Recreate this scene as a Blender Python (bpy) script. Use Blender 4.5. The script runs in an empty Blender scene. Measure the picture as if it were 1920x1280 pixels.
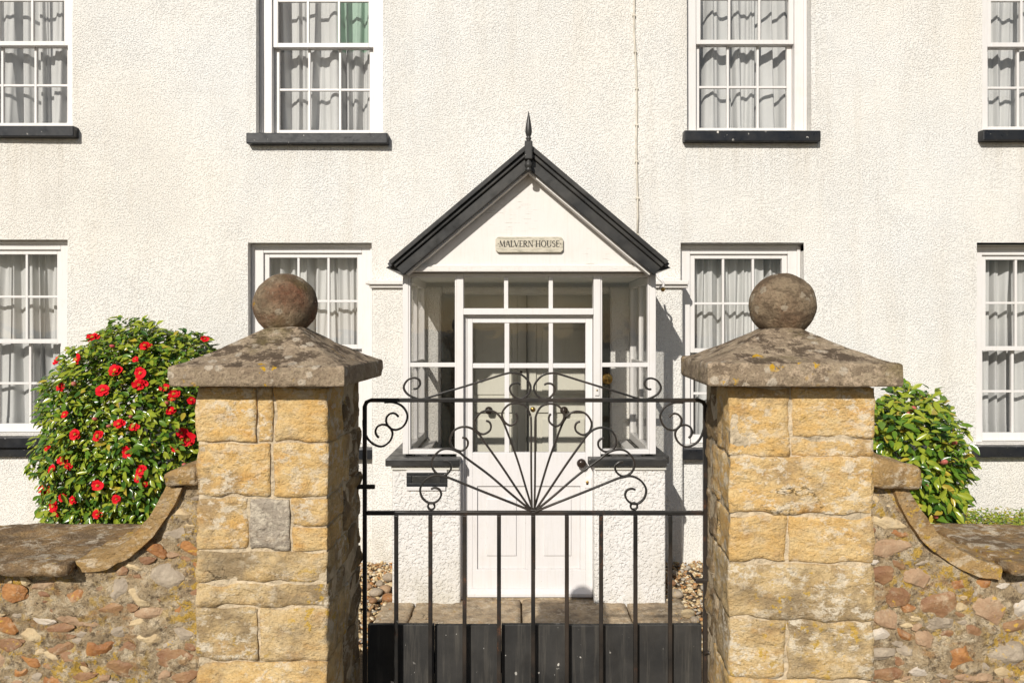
import bpy, bmesh, math, random
import numpy as np
from mathutils import Vector, Matrix, noise

random.seed(7); np.random.seed(7)
SC = bpy.context.scene
COL = SC.collection

# ------------------------------------------------------------------ camera, sky, sun, exposure
EYE = 1.84; VX = 965.0; VY = 622.0; F = 1440.0
cd = bpy.data.cameras.new('camera'); cam = bpy.data.objects.new('camera', cd); COL.objects.link(cam)
cam.location = (0, 0, EYE); cam.rotation_euler = (math.pi / 2, 0, 0)
cd.sensor_width = 36; cd.lens = 36 * F / 1920
cd.shift_x = -(VX - 960) / 1920; cd.shift_y = -(640 - VY) / 1920
cd.clip_end = 3000; cd.clip_start = 0.05
SC.camera = cam
SUN = Vector((0.345, 1.0, -0.60)).normalized()
EL = math.asin(-SUN.z); AZ = math.atan2(-SUN.x, -SUN.y)
wd = bpy.data.worlds.new('World'); SC.world = wd; wd.use_nodes = True
wt = wd.node_tree; bg = wt.nodes['Background']; sk = wt.nodes.new('ShaderNodeTexSky')
sk.sky_type = 'NISHITA'; sk.sun_disc = False; sk.sun_elevation = EL; sk.sun_rotation = AZ
sk.dust_density = 1.0; sk.ozone_density = 1.0; sk.air_density = 1.0
wt.links.new(sk.outputs[0], bg.inputs[0]); bg.inputs[1].default_value = 0.062
sl = bpy.data.lights.new('sun', 'SUN'); sl.energy = 4.1; sl.angle = math.radians(0.53); sl.color = (1, 0.955, 0.88)
so = bpy.data.objects.new('sun', sl); COL.objects.link(so)
so.rotation_euler = SUN.to_track_quat('-Z', 'Y').to_euler(); so.location = (-4, -8, 9)
SC.view_settings.view_transform = 'Standard'; SC.view_settings.look = 'None'
SC.view_settings.exposure = 0.17; SC.view_settings.gamma = 1.0
SC.view_settings.use_curve_mapping = False
SC.cycles.max_bounces = 6; SC.cycles.diffuse_bounces = 3; SC.cycles.glossy_bounces = 2; SC.cycles.transparent_max_bounces = 14; SC.cycles.transmission_bounces = 2

# measured positions in the photograph -> metres at a known distance
def PX(p, D): return (p - VX) / F * D
def PZ(p, D): return EYE - (p - VY) / F * D

# ------------------------------------------------------------------ material helpers
class NT:
    def __init__(s, name, rough=0.6, spec=0.5):
        s.m = bpy.data.materials.new(name); s.m.use_nodes = True
        s.t = s.m.node_tree; s.n = s.t.nodes; s.b = s.n['Principled BSDF']
        s.b.inputs['Roughness'].default_value = rough
        s.b.inputs['Specular IOR Level'].default_value = spec
        s.g = s.n.new('ShaderNodeNewGeometry'); s.pos = s.g.outputs['Position']
        s._oi = None
    def link(s, a, b):
        if hasattr(a, 'is_output'): s.t.links.new(a, b)
        else:
            if isinstance(a, (tuple, list)) and len(a) == 3 and b.type == 'RGBA': a = (*a, 1)
            b.default_value = a
    def rnd(s):
        if s._oi is None: s._oi = s.n.new('ShaderNodeObjectInfo')
        return s._oi.outputs['Random']
    def scalev(s, v, sc):
        k = s.n.new('ShaderNodeVectorMath'); k.operation = 'MULTIPLY'
        s.link(v, k.inputs[0]); k.inputs[1].default_value = sc; return k.outputs[0]
    def noise(s, scale, detail=4, rough=0.55, vec=None, w=None, dist=0.0):
        k = s.n.new('ShaderNodeTexNoise'); k.inputs['Scale'].default_value = scale
        k.inputs['Detail'].default_value = detail; k.inputs['Roughness'].default_value = rough
        k.inputs['Distortion'].default_value = dist
        if w is not None: k.noise_dimensions = '4D'; s.link(w, k.inputs['W'])
        s.link(vec or s.pos, k.inputs['Vector']); return k.outputs['Fac']
    def vor(s, scale, vec=None, feat='F1', out='Distance', rand=1.0):
        k = s.n.new('ShaderNodeTexVoronoi'); k.feature = feat; k.inputs['Scale'].default_value = scale
        k.inputs['Randomness'].default_value = rand
        s.link(vec or s.pos, k.inputs['Vector']); return k.outputs[out]
    def ramp(s, f, stops, interp='LINEAR'):
        k = s.n.new('ShaderNodeValToRGB'); e = k.color_ramp.elements; k.color_ramp.interpolation = interp
        while len(e) < len(stops): e.new(0.5)
        for q, (p, c) in zip(e, stops):
            q.position = p; q.color = (c, c, c, 1) if isinstance(c, (int, float)) else (*c, 1)
        s.link(f, k.inputs[0]); return k.outputs[0]
    def mix(s, f, a, b, mode='MIX'):
        k = s.n.new('ShaderNodeMix'); k.data_type = 'RGBA'; k.blend_type = mode
        s.link(f, k.inputs[0]); s.link(a, k.inputs[6]); s.link(b, k.inputs[7]); return k.outputs[2]
    def math(s, op, a, b=0.0, c=None):
        k = s.n.new('ShaderNodeMath'); k.operation = op
        s.link(a, k.inputs[0]); s.link(b, k.inputs[1])
        if c is not None: s.link(c, k.inputs[2])
        return k.outputs[0]
    def bump(s, h, strength=0.5, dist=0.01, nrm=None):
        k = s.n.new('ShaderNodeBump'); k.inputs['Strength'].default_value = strength
        k.inputs['Distance'].default_value = dist; s.link(h, k.inputs['Height'])
        if nrm is not None: s.link(nrm, k.inputs['Normal'])
        return k.outputs[0]
    def out(s, color=None, rough=None, nrm=None):
        if color is not None: s.link(color, s.b.inputs['Base Color'])
        if rough is not None: s.link(rough, s.b.inputs['Roughness'])
        if nrm is not None: s.link(nrm, s.b.inputs['Normal'])
        return s.m

def stucco(name, c1, c2, scale, dist, strength=1.0):
    m = NT(name, 0.85, 0.25)
    big = m.noise(0.55, 4, 0.6); mid = m.noise(5.0, 5, 0.65)
    c = m.mix(m.ramp(big, [(0.36, 0), (0.64, 1)]), c1, c2)
    c = m.mix(m.ramp(mid, [(0.45, 0), (0.8, 0.25)]), c, tuple(v * 0.82 for v in c1))
    stre = m.noise(1.0, 5, 0.6, m.scalev(m.pos, (7.0, 7.0, 0.55)))
    c = m.mix(m.ramp(stre, [(0.52, 0), (0.78, 0.22)]), c, (0.52, 0.44, 0.33))
    fleck = m.noise(90.0, 2, 0.5)
    c = m.mix(m.ramp(fleck, [(0.66, 0), (0.78, 0.55)]), c, (0.42, 0.35, 0.26))
    damp = m.noise(2.6, 6, 0.7); sep = m.n.new('ShaderNodeSeparateXYZ'); m.link(m.pos, sep.inputs[0])
    c = m.mix(m.math('MULTIPLY', m.ramp(sep.outputs[2], [(0.0, 1), (0.45, 0)]), m.ramp(damp, [(0.42, 0), (0.62, 0.55)])), c, (0.44, 0.40, 0.30))
    xr = m.math('MULTIPLY_ADD', sep.outputs[0], 0.1, 0.5); xm = m.ramp(xr, [(0.136, 1), (0.142, 0), (0.282, 0), (0.288, 1), (0.396, 1), (0.402, 0), (0.634, 0), (0.640, 1), (0.746, 1), (0.752, 0), (0.876, 0), (0.882, 1)])
    zr = m.math('MULTIPLY', sep.outputs[2], 0.2); zm = m.ramp(zr, [(0.56, 0), (0.655, 1), (0.675, 1)])
    dr = m.noise(1.0, 5, 0.65, m.scalev(m.pos, (26.0, 26.0, 0.8)))
    c = m.mix(m.math('MULTIPLY', m.math('MULTIPLY', xm, zm), m.ramp(dr, [(0.46, 0), (0.66, 0.26)])), c, (0.46, 0.41, 0.33))
    n1 = m.ramp(m.noise(scale, 1.5, 0.5, None, None, 0.35), [(0.34, 0), (0.47, 0.75), (0.66, 1)])
    n2 = m.noise(scale * 2.7, 3, 0.65); amp = m.ramp(m.noise(2.2, 3, 0.6), [(0.35, 0.75), (0.65, 1.0)])
    h = m.math('MULTIPLY', m.math('ADD', n1, m.math('MULTIPLY', n2, 0.9)), amp)
    return m.out(c, None, m.bump(h, strength, dist))

def paint_white(name, base=(0.68, 0.655, 0.635), crack=0.0, rough=0.42):
    m = NT(name, rough, 0.4)
    d = m.noise(9.0, 6, 0.65); c = m.mix(m.ramp(d, [(0.5, 0), (0.82, 0.35)]), base, (0.60, 0.56, 0.48))
    gr_ = m.noise(1.0, 4, 0.65, m.scalev(m.pos, (60, 60, 3.5))); c = m.mix(m.ramp(gr_, [(0.50, 0), (0.72, 0.22)]), c, (0.50, 0.46, 0.40))
    g = m.math('ADD', m.noise(30, 3, 0.5), m.math('MULTIPLY', gr_, 1.2))
    h = m.math('MULTIPLY', g, 0.5)
    if crack > 0:
        st = m.noise(1.0, 4, 0.7, m.scalev(m.pos, (9, 9, 150))); ms = m.noise(3.2, 3, 0.5)
        k = m.math('MULTIPLY', m.ramp(st, [(0.60, 0), (0.66, 1)]), m.ramp(ms, [(0.50, 0), (0.62, 1)]))
        c = m.mix(m.math('MULTIPLY', k, crack), c, (0.33, 0.28, 0.22))
        h = m.math('SUBTRACT', h, m.math('MULTIPLY', k, 1.5))
    chip = m.noise(46.0, 3, 0.6); cm = m.math('MULTIPLY', m.ramp(chip, [(0.70, 0), (0.73, 1)]), m.ramp(m.noise(4.0, 2), [(0.5, 0), (0.6, 1)]))
    c = m.mix(m.math('MULTIPLY', cm, 0.6), c, (0.36, 0.31, 0.25))
    return m.out(c, None, m.bump(h, 0.25, 0.004))

def paint_black(name, rough=0.28, base=(0.016, 0.016, 0.017), chips=0.75, scale=34, dull=(0.028, 0.027, 0.026)):
    m = NT(name, rough, 0.3)
    d = m.noise(6.0, 5, 0.6); c = m.mix(m.ramp(d, [(0.4, 0), (0.75, 1)]), base, dull)
    k = m.math('MULTIPLY', m.ramp(m.noise(scale, 2, 0.5), [(chips, 0), (chips + 0.02, 1)]), m.ramp(m.noise(5.0, 2), [(0.45, 0), (0.55, 1)]))
    c = m.mix(k, c, (0.55, 0.52, 0.47))
    if 'iron' in name:
        ru = m.math('MULTIPLY', m.ramp(m.noise(38, 5, 0.7), [(0.52, 0), (0.6, 1)]), m.ramp(m.noise(6.5, 3), [(0.56, 0), (0.66, 1)])); c = m.mix(m.math('MULTIPLY', ru, 0.6), c, (0.12, 0.05, 0.024))
    if 'board' in name:
        gv = m.noise(1.0, 5, 0.7, m.scalev(m.pos, (70, 70, 4))); c = m.mix(m.ramp(gv, [(0.5, 0), (0.7, 0.5)]), c, (0.10, 0.09, 0.075))
        sp = m.math('MULTIPLY', m.ramp(m.noise(1.0, 3, 0.6, m.scalev(m.pos, (95, 95, 50))), [(0.745, 0), (0.77, 1)]), 0.8); c = m.mix(sp, c, (0.5, 0.48, 0.44))
    r = m.ramp(m.noise(14, 4), [(0.3, rough * 0.8), (0.7, min(1, rough * 1.8))])
    return m.out(c, r, m.bump(m.noise(25, 4, 0.6), 0.2, 0.004))

def limestone(name, c1, c2, grime, lich=0.5, yellow=0.12, gr=0.5):
    m = NT(name, 0.9, 0.15); w = m.math('MULTIPLY', m.rnd(), 40.0)
    sv = m.scalev(m.pos, (1, 1, 2.2))
    a = m.noise(11, 6, 0.7, sv, w); c = m.mix(m.ramp(a, [(0.36, 0), (0.60, 1)]), c1, c2)
    orange = m.noise(15, 6, 0.65, sv, m.math('ADD', w, 11.0))
    c = m.mix(m.ramp(orange, [(0.53, 0), (0.68, 0.7)]), c, (c1[0] * 0.86, c1[1] * 0.70, c1[2] * 0.52))
    gn = m.noise(6.5, 6, 0.7, m.pos, m.math('ADD', w, 5.0))
    c = m.mix(m.ramp(gn, [(0.63 - gr * 0.22, 0), (0.72 - gr * 0.16, 0.8)]), c, grime)
    pale = m.noise(31, 7, 0.72, m.scalev(m.pos, (1, 1, 1.5)), w); pm = m.noise(7, 3, 0.5, m.pos, m.math('ADD', w, 21.0))
    c = m.mix(m.math('MULTIPLY', m.ramp(pale, [(0.50, 0), (0.57, lich)]), m.ramp(pm, [(0.40, 0.1), (0.58, 1)])), c, (0.80, 0.70, 0.54))
    ye = m.math('MULTIPLY', m.ramp(m.noise(42, 4, 0.65), [(0.57, 0), (0.61, 1)]), m.ramp(m.noise(6, 3), [(0.66 - yellow, 0), (0.72 - yellow, 1)]))
    c = m.mix(m.math('MULTIPLY', ye, 0.8), c, (0.60, 0.37, 0.05))
    h1 = m.noise(30, 6, 0.70, m.scalev(m.pos, (1, 1, 1.35)), w); h2 = m.noise(150, 4, 0.65)
    c = m.mix(m.ramp(h1, [(0.26, 0.6), (0.40, 0)]), c, tuple(v * 0.34 for v in c1))
    c = m.mix(m.ramp(h2, [(0.52, 0), (0.70, 0.42)]), c, tuple(v * 0.42 for v in c1))
    ck = m.noise(5.0, 5, 0.6, sv, m.math('ADD', w, 3.0)); cr = m.ramp(m.math('ABSOLUTE', m.math('SUBTRACT', ck, 0.5)), [(0.0, 1), (0.006, 0)])
    cr = m.math('MULTIPLY', cr, m.ramp(m.noise(3.7, 2, 0.5, m.pos, w), [(0.62, 0), (0.67, 1)])); c = m.mix(m.math('MULTIPLY', cr, 0.6), c, tuple(v * 0.2 for v in c1))
    c = m.mix(m.math('MULTIPLY', m.rnd(), 0.15), c, tuple(v * 0.62 for v in c1))
    n1 = m.bump(m.math('SUBTRACT', h1, cr), 1.0, 0.020); return m.out(c, None, m.bump(h2, 0.7, 0.005, n1))

def capstone(name, red=0.0, pits=0.4, dark=0.85, sc=1.0, tone=1.0):
    m = NT(name, 0.92, 0.15)
    a = m.noise(9, 6, 0.7); c = m.mix(m.ramp(a, [(0.38, 0), (0.60, 1)]), (0.48, 0.375, 0.255), (0.34, 0.255, 0.17))
    if red > 0: c = m.mix(m.ramp(m.noise(7, 5, 0.65), [(0.42, 0), (0.6, red)]), c, (0.32, 0.145, 0.085))
    dk = m.noise(14 * sc, 6, 0.7, m.scalev(m.pos, (1, 1, 2))); c = m.mix(m.ramp(dk, [(0.49, 0), (0.545, dark)]), c, (0.10, 0.07, 0.047))
    li = m.vor(26, None, 'F1'); lm = m.math('MULTIPLY', m.ramp(m.math('ADD', li, m.math('MULTIPLY', m.noise(75, 4, 0.7), 0.5)), [(0.50, 1), (0.55, 0)]), m.ramp(m.noise(8.5, 5, 0.6), [(0.48, 0), (0.52, 1)]))
    c = m.mix(m.math('MULTIPLY', lm, 0.8), c, (0.62, 0.53, 0.41))
    pk = m.ramp(m.noise(48, 6, 0.7), [(0.54, 0), (0.59, pits)]); c = m.mix(pk, c, (0.60, 0.46, 0.32))
    gm = m.ramp(m.noise(10, 5, 0.65), [(0.56, 0), (0.68, 0.55)]); c = m.mix(gm, c, (0.19, 0.15, 0.055))
    f = m.noise(120, 5, 0.72); c = m.mix(m.ramp(f, [(0.50, 0), (0.66, 0.55)]), c, (0.12, 0.085, 0.06))
    ye = m.math('MULTIPLY', m.ramp(m.noise(46, 3, 0.6), [(0.60, 0), (0.63, 1)]), m.ramp(m.noise(5.3, 2), [(0.60, 0), (0.64, 1)])); c = m.mix(ye, c, (0.62, 0.36, 0.03))
    if tone < 1: c = m.mix(1.0, c, (tone, tone * .97, tone * .92), 'MULTIPLY')
    n1 = m.bump(m.noise(34, 6, 0.72), 1.0, 0.016); return m.out(c, None, m.bump(f, 0.8, 0.006, n1))

def rubble_stone(name, c1, c2, rough=0.7):
    m = NT(name, rough, 0.3); w = m.math('MULTIPLY', m.rnd(), 30.0)
    a = m.noise(22, 6, 0.65, m.pos, w); c = m.mix(m.ramp(a, [(0.38, 0), (0.62, 1)]), c1, c2)
    c = m.mix(m.ramp(m.noise(34, 6, 0.72), [(0.55, 0), (0.70, 0.6)]), c, (0.56, 0.46, 0.32))
    c = m.mix(m.ramp(m.noise(20, 5, 0.7, m.pos, w), [(0.56, 0), (0.72, 0.6)]), c, (0.22, 0.16, 0.10))
    ye = m.math('MULTIPLY', m.ramp(m.noise(55, 3, 0.6), [(0.60, 0), (0.66, 1)]), m.ramp(m.noise(9, 2), [(0.52, 0), (0.6, 1)]))
    c = m.mix(m.math('MULTIPLY', ye, 0.8), c, (0.55, 0.34, 0.04))
    n1 = m.bump(m.noise(45, 6, 0.65, m.pos, w), 0.8, 0.012); return m.out(c, None, m.bump(m.noise(160, 3), 0.4, 0.003, n1))

def mortar_mat():
    m = NT('lime_mortar', 0.95, 0.1)
    a = m.noise(7, 6, 0.68); c = m.mix(m.ramp(a, [(0.40, 0), (0.60, 1)]), (0.52, 0.39, 0.235), (0.33, 0.245, 0.15))
    c = m.mix(m.ramp(m.noise(24, 6, 0.72), [(0.48, 0), (0.58, 0.85)]), c, (0.68, 0.555, 0.38))
    br = m.noise(16, 5, 0.7, m.scalev(m.pos, (1, 1, 1.7))); c = m.mix(m.ramp(br, [(0.54, 0), (0.64, 0.75)]), c, (0.40, 0.225, 0.095))
    c = m.mix(m.ramp(m.noise(60, 5, 0.7), [(0.52, 0), (0.63, 0.75)]), c, (0.10, 0.07, 0.045))
    ye = m.math('MULTIPLY', m.ramp(m.noise(40, 5, 0.7), [(0.51, 0), (0.56, 1)]), m.ramp(m.noise(4.6, 3), [(0.46, 0), (0.56, 1)]))
    c = m.mix(m.math('MULTIPLY', ye, 0.8), c, (0.60, 0.37, 0.05))
    n1 = m.bump(m.noise(30, 6, 0.72), 1.0, 0.03); return m.out(c, None, m.bump(m.noise(140, 4, 0.7), 0.8, 0.006, n1))

def glass_mat(name, tint=(0.962, 0.962, 0.958)):
    m = bpy.data.materials.new(name); m.use_nodes = True; t = m.node_tree; n = t.nodes; n.clear()
    o = n.new('ShaderNodeOutputMaterial'); tr = n.new('ShaderNodeBsdfTransparent'); gl = n.new('ShaderNodeBsdfGlossy'); mx = n.new('ShaderNodeMixShader')
    gl.inputs['Roughness'].default_value = 0.02; gg = n.new('ShaderNodeNewGeometry')
    dt = n.new('ShaderNodeVectorMath'); dt.operation = 'DOT_PRODUCT'; t.links.new(gg.outputs['Normal'], dt.inputs[0]); t.links.new(gg.outputs['Incoming'], dt.inputs[1])
    def mth(op, a, b):
        k = n.new('ShaderNodeMath'); k.operation = op
        for i, q in enumerate((a, b)):
            if hasattr(q, 'is_output'): t.links.new(q, k.inputs[i])
            else: k.inputs[i].default_value = q
        return k.outputs[0]
    fres = mth('ADD', mth('MULTIPLY', mth('POWER', mth('SUBTRACT', 1.0, mth('ABSOLUTE', dt.outputs['Value'], 0.0)), 5.0), 0.96), 0.035)
    nz = n.new('ShaderNodeTexNoise'); nz.inputs['Scale'].default_value = 4.5; bp = n.new('ShaderNodeBump'); bp.inputs['Strength'].default_value = 0.06; bp.inputs['Distance'].default_value = 0.03
    g = n.new('ShaderNodeNewGeometry'); t.links.new(g.outputs['Position'], nz.inputs['Vector']); t.links.new(nz.outputs['Fac'], bp.inputs['Height'])
    t.links.new(bp.outputs[0], gl.inputs['Normal']); tr.inputs[0].default_value = (*tint, 1)
    t.links.new(fres, mx.inputs[0]); t.links.new(tr.outputs[0], mx.inputs[1]); t.links.new(gl.outputs[0], mx.inputs[2]); t.links.new(mx.outputs[0], o.inputs[0])
    return m

def simple(name, c, rough=0.6, spec=0.4, metal=0.0, var=0.3, vs=20, bump=0.2, bd=0.004):
    m = NT(name, rough, spec); m.b.inputs['Metallic'].default_value = metal
    n = m.noise(vs, 5, 0.6); col = m.mix(m.ramp(n, [(0.35, 0), (0.7, 1)]), c, tuple(v * (1 - var) for v in c))
    return m.out(col, None, m.bump(m.noise(vs * 3, 3), bump, bd))

def leaf_mat(name, c1, c2, trans=0.25, rough=0.22):
    m = NT(name, rough, 0.5 if rough < .5 else 0.15)
    c = m.mix(m.ramp(m.noise(14, 3), [(0.35, 0), (0.65, 1)]), c1, c2)
    m.out(c)
    t = m.t; tl = m.n.new('ShaderNodeBsdfTranslucent'); mx = m.n.new('ShaderNodeMixShader'); mx.inputs[0].default_value = trans
    t.links.new(c, tl.inputs[0]); o = m.n['Material Output']
    t.links.new(m.b.outputs[0], mx.inputs[1]); t.links.new(tl.outputs[0], mx.inputs[2]); t.links.new(mx.outputs[0], o.inputs[0])
    return m.m

def curtain_mat(name, c):
    m = NT(name, 0.9, 0.1); col = m.mix(m.ramp(m.noise(3, 3), [(0.35, 0), (0.7, 1)]), c, tuple(v * 0.9 for v in c))
    wv = m.noise(1.0, 2, 0.5, m.scalev(m.pos, (420, 420, 420)))
    m.out(col, None, m.bump(wv, 0.15, 0.001))
    t = m.t; tl = m.n.new('ShaderNodeBsdfTranslucent'); mx = m.n.new('ShaderNodeMixShader'); mx.inputs[0].default_value = 0.05
    t.links.new(col, tl.inputs[0]); t.links.new(m.b.outputs[0], mx.inputs[1]); t.links.new(tl.outputs[0], mx.inputs[2]); t.links.new(mx.outputs[0], m.n['Material Output'].inputs[0])
    return m.m

M = {}
M['wall'] = stucco('roughcast_render', (0.775, 0.737, 0.672), (0.785, 0.772, 0.742), 88, 0.0058)
M['pier'] = stucco('coarse_render', (0.75, 0.72, 0.68), (0.76, 0.74, 0.715), 54, 0.0065)
M['white'] = paint_white('white_paint')
M['door_white'] = paint_white('door_paint', (0.69, 0.665, 0.655), 0, 0.4)
M['gable'] = paint_white('gable_paint', (0.68, 0.65, 0.615), 1.0, 0.5)
M['inner'] = paint_white('inner_cream_paint', (0.66, 0.635, 0.54), 0, 0.4)
M['plaster'] = paint_white('porch_plaster', (0.70, 0.68, 0.61), 0, 0.7)
M['black'] = paint_black('black_gloss_paint', 0.3, (0.020, 0.020, 0.020), 0.75, 34, (0.055, 0.052, 0.047))
M['sill'] = paint_black('black_sill_paint', 0.3, (0.012, 0.0135, 0.017), 0.70, 30)
M['iron'] = paint_black('gate_iron_paint', 0.34, (0.014, 0.013, 0.012), 0.76, 60, (0.05, 0.036, 0.026))
M['board'] = paint_black('black_board_paint', 0.5, (0.022, 0.021, 0.020), 0.69, 26, (0.045, 0.042, 0.038))
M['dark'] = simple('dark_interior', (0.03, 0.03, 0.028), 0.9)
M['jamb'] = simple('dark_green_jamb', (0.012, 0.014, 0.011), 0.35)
M['stone'] = limestone('golden_limestone', (0.70, 0.425, 0.145), (0.77, 0.56, 0.28), (0.36, 0.255, 0.15), 0.8, 0.05, 0.6)
M['stone2'] = limestone('weathered_limestone', (0.62, 0.42, 0.185), (0.70, 0.525, 0.29), (0.25, 0.185, 0.115), 0.95, 0.14, 0.85)
M['sidestone'] = limestone('dark_brown_side_stone', (0.46, 0.315, 0.15), (0.40, 0.28, 0.15), (0.17, 0.12, 0.075), 0.5, 0.04, 1.0)  # darker, browner limestone for the pillars' rear and side blocks
M['caprim'] = capstone('grey_tan_cap_edge', 0.0, 0.35, 0.18, 1.6, 1.0)
M['greystone'] = limestone('grey_stone', (0.38, 0.315, 0.24), (0.44, 0.37, 0.29), (0.20, 0.155, 0.11), 0.6, 0.02, 0.7)
M['joint'] = simple('pale_joint_mortar', (0.62, 0.50, 0.34), 0.95, 0.1, 0, 0.45, 26, 0.9, 0.012)
M['cap'] = capstone('lichen_capstone', 0.0, 0.7)
M['caprim2'] = capstone('lichened_cap_edge', 0.0, 0.75, 0.45, 1.2, 1.0)
M['ball_red'] = capstone('red_brown_ball_stone', 0.95, 0.15, 0.35, 0.6, 0.68)
M['ball_grey'] = capstone('grey_brown_ball_stone', 0.35, 0.15, 0.5, 1.3, 0.68)
M['coping'] = capstone('brown_coping_stone', 0.25, 0.9, 0.6)
M['copingb'] = limestone('ochre_coping_stone', (0.46, 0.29, 0.115), (0.40, 0.26, 0.12), (0.17, 0.12, 0.075), 0.55, 0.16, 0.6)
M['copingc'] = limestone('brown_ochre_coping', (0.34, 0.215, 0.105), (0.42, 0.27, 0.12), (0.155, 0.11, 0.07), 0.7, 0.10, 0.9)
M['mortar'] = mortar_mat()
M['r_orange'] = rubble_stone('orange_chert', (0.42, 0.195, 0.065), (0.27, 0.115, 0.042), 0.5)
M['r_brown'] = rubble_stone('brown_chert', (0.23, 0.115, 0.058), (0.32, 0.185, 0.09), 0.45)
M['r_pink'] = rubble_stone('pink_stone', (0.42, 0.285, 0.175), (0.33, 0.20, 0.115))
M['r_grey'] = rubble_stone('grey_flint', (0.41, 0.335, 0.25), (0.30, 0.24, 0.175))
M['r_cream'] = rubble_stone('cream_stone', (0.60, 0.47, 0.28), (0.50, 0.37, 0.21))
M['r_white'] = rubble_stone('white_stone', (0.62, 0.55, 0.46), (0.54, 0.46, 0.37))
M['glass'] = glass_mat('window_glass')
M['curtain'] = curtain_mat('grey_curtain', (0.61, 0.61, 0.60))
M['curtain_green'] = curtain_mat('green_curtain', (0.40, 0.55, 0.45))
M['brass'] = simple('brass', (0.55, 0.34, 0.10), 0.3, 0.5, 1.0)
M['knob'] = simple('dark_bronze_knob', (0.05, 0.035, 0.028), 0.15, 0.5, 0.3)
M['cable'] = simple('painted_cable', (0.66, 0.60, 0.50), 0.6)
M['slate'] = simple('roof_slate', (0.05, 0.05, 0.055), 0.6)
M['gravel_base'] = simple('gravel_bed', (0.30, 0.22, 0.14), 0.95, 0.1, 0, 0.6, 60, 1.0, 0.02)
M['flag'] = limestone('worn_flagstone', (0.56, 0.43, 0.28), (0.47, 0.36, 0.235), (0.22, 0.17, 0.12), 0.5, 0.02, 0.8)
M['asphalt'] = simple('asphalt', (0.10, 0.10, 0.10), 0.9, 0.2, 0, 0.3, 80, 0.8, 0.006)
M['earth'] = simple('earth', (0.16, 0.13, 0.09), 0.95)
M['lf1'] = leaf_mat('leaf_deep_green', (0.040, 0.105, 0.016), (0.055, 0.13, 0.02))
M['lf2'] = leaf_mat('leaf_mid_green', (0.10, 0.20, 0.018), (0.14, 0.24, 0.026))
M['lf3'] = leaf_mat('leaf_yellow_green', (0.25, 0.32, 0.028), (0.36, 0.40, 0.04))
M['lf4'] = leaf_mat('leaf_yellow', (0.50, 0.40, 0.04), (0.44, 0.33, 0.05))
M['petal'] = leaf_mat('red_petal', (0.62, 0.004, 0.012), (0.72, 0.010, 0.022), 0.10, 0.65)
M['bud'] = leaf_mat('pink_bud', (0.62, 0.09, 0.11), (0.55, 0.20, 0.14), 0.2, 0.5)
M['stamen'] = simple('stamen_yellow', (0.65, 0.42, 0.06), 0.7)
M['bark'] = simple('bark', (0.12, 0.09, 0.06), 0.9)

# ------------------------------------------------------------------ object helpers
def link_mesh(name, me, mats, parent=None, loc=None, smooth=False, bevel=0.0):
    o = bpy.data.objects.new(name, me); COL.objects.link(o)
    if not isinstance(mats, (list, tuple)): mats = [mats]
    if len(me.materials) == 0:
        for k in mats: me.materials.append(k)
    if parent is not None: o.parent = parent
    if loc is not None: o.location = loc
    if smooth: me.polygons.foreach_set('use_smooth', [True] * len(me.polygons))
    if bevel > 0:
        b = o.modifiers.new('bevel', 'BEVEL'); b.width = bevel; b.segments = 2; b.limit_method = 'ANGLE'; b.angle_limit = math.radians(40)
    return o
def from_bm(name, bm, mats, parent=None, loc=None, smooth=False, bevel=0.0):
    bmesh.ops.recalc_face_normals(bm, faces=bm.faces)
    me = bpy.data.meshes.new(name); bm.to_mesh(me); bm.free()
    return link_mesh(name, me, mats, parent, loc, smooth, bevel)
def from_py(name, v, f, mats, parent=None, loc=None, smooth=False, bevel=0.0, mi=None):
    me = bpy.data.meshes.new(name); me.from_pydata([tuple(p) for p in v], [], f); me.update()
    if mi is not None:
        for k in mats: me.materials.append(k)
        me.polygons.foreach_set('material_index', mi)
    return link_mesh(name, me, mats, parent, loc, smooth, bevel)
def empty(name, loc=(0, 0, 0), parent=None):
    o = bpy.data.objects.new(name, None); COL.objects.link(o); o.location = loc; o.empty_display_size = 0.1
    if parent is not None: o.parent = parent
    return o
def tag(o, label=None, cat=None, group=None, kind=None):
    if label: o['label'] = label
    if cat: o['category'] = cat
    if group: o['group'] = group
    if kind: o['kind'] = kind
    return o
def bx(bm, x0, x1, y0, y1, z0, z1):
    v = [bm.verts.new(p) for p in ((x0, y0, z0), (x1, y0, z0), (x1, y1, z0), (x0, y1, z0), (x0, y0, z1), (x1, y0, z1), (x1, y1, z1), (x0, y1, z1))]
    for f in ((0, 3, 2, 1), (4, 5, 6, 7), (0, 1, 5, 4), (1, 2, 6, 5), (2, 3, 7, 6), (3, 0, 4, 7)): bm.faces.new([v[i] for i in f])
def boxes(name, L, mat, parent=None, bevel=0.003):
    bm = bmesh.new()
    for b in L: bx(bm, *b)
    return from_bm(name, bm, mat, parent, None, False, bevel)
def prism(bm, pts, y0, y1):
    a = [bm.verts.new((x, y0, z)) for x, z in pts]; b = [bm.verts.new((x, y1, z)) for x, z in pts]; n = len(pts)
    bm.faces.new(a); bm.faces.new(b[::-1])
    for i in range(n): bm.faces.new((a[i], b[i], b[(i + 1) % n], a[(i + 1) % n]))
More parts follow.
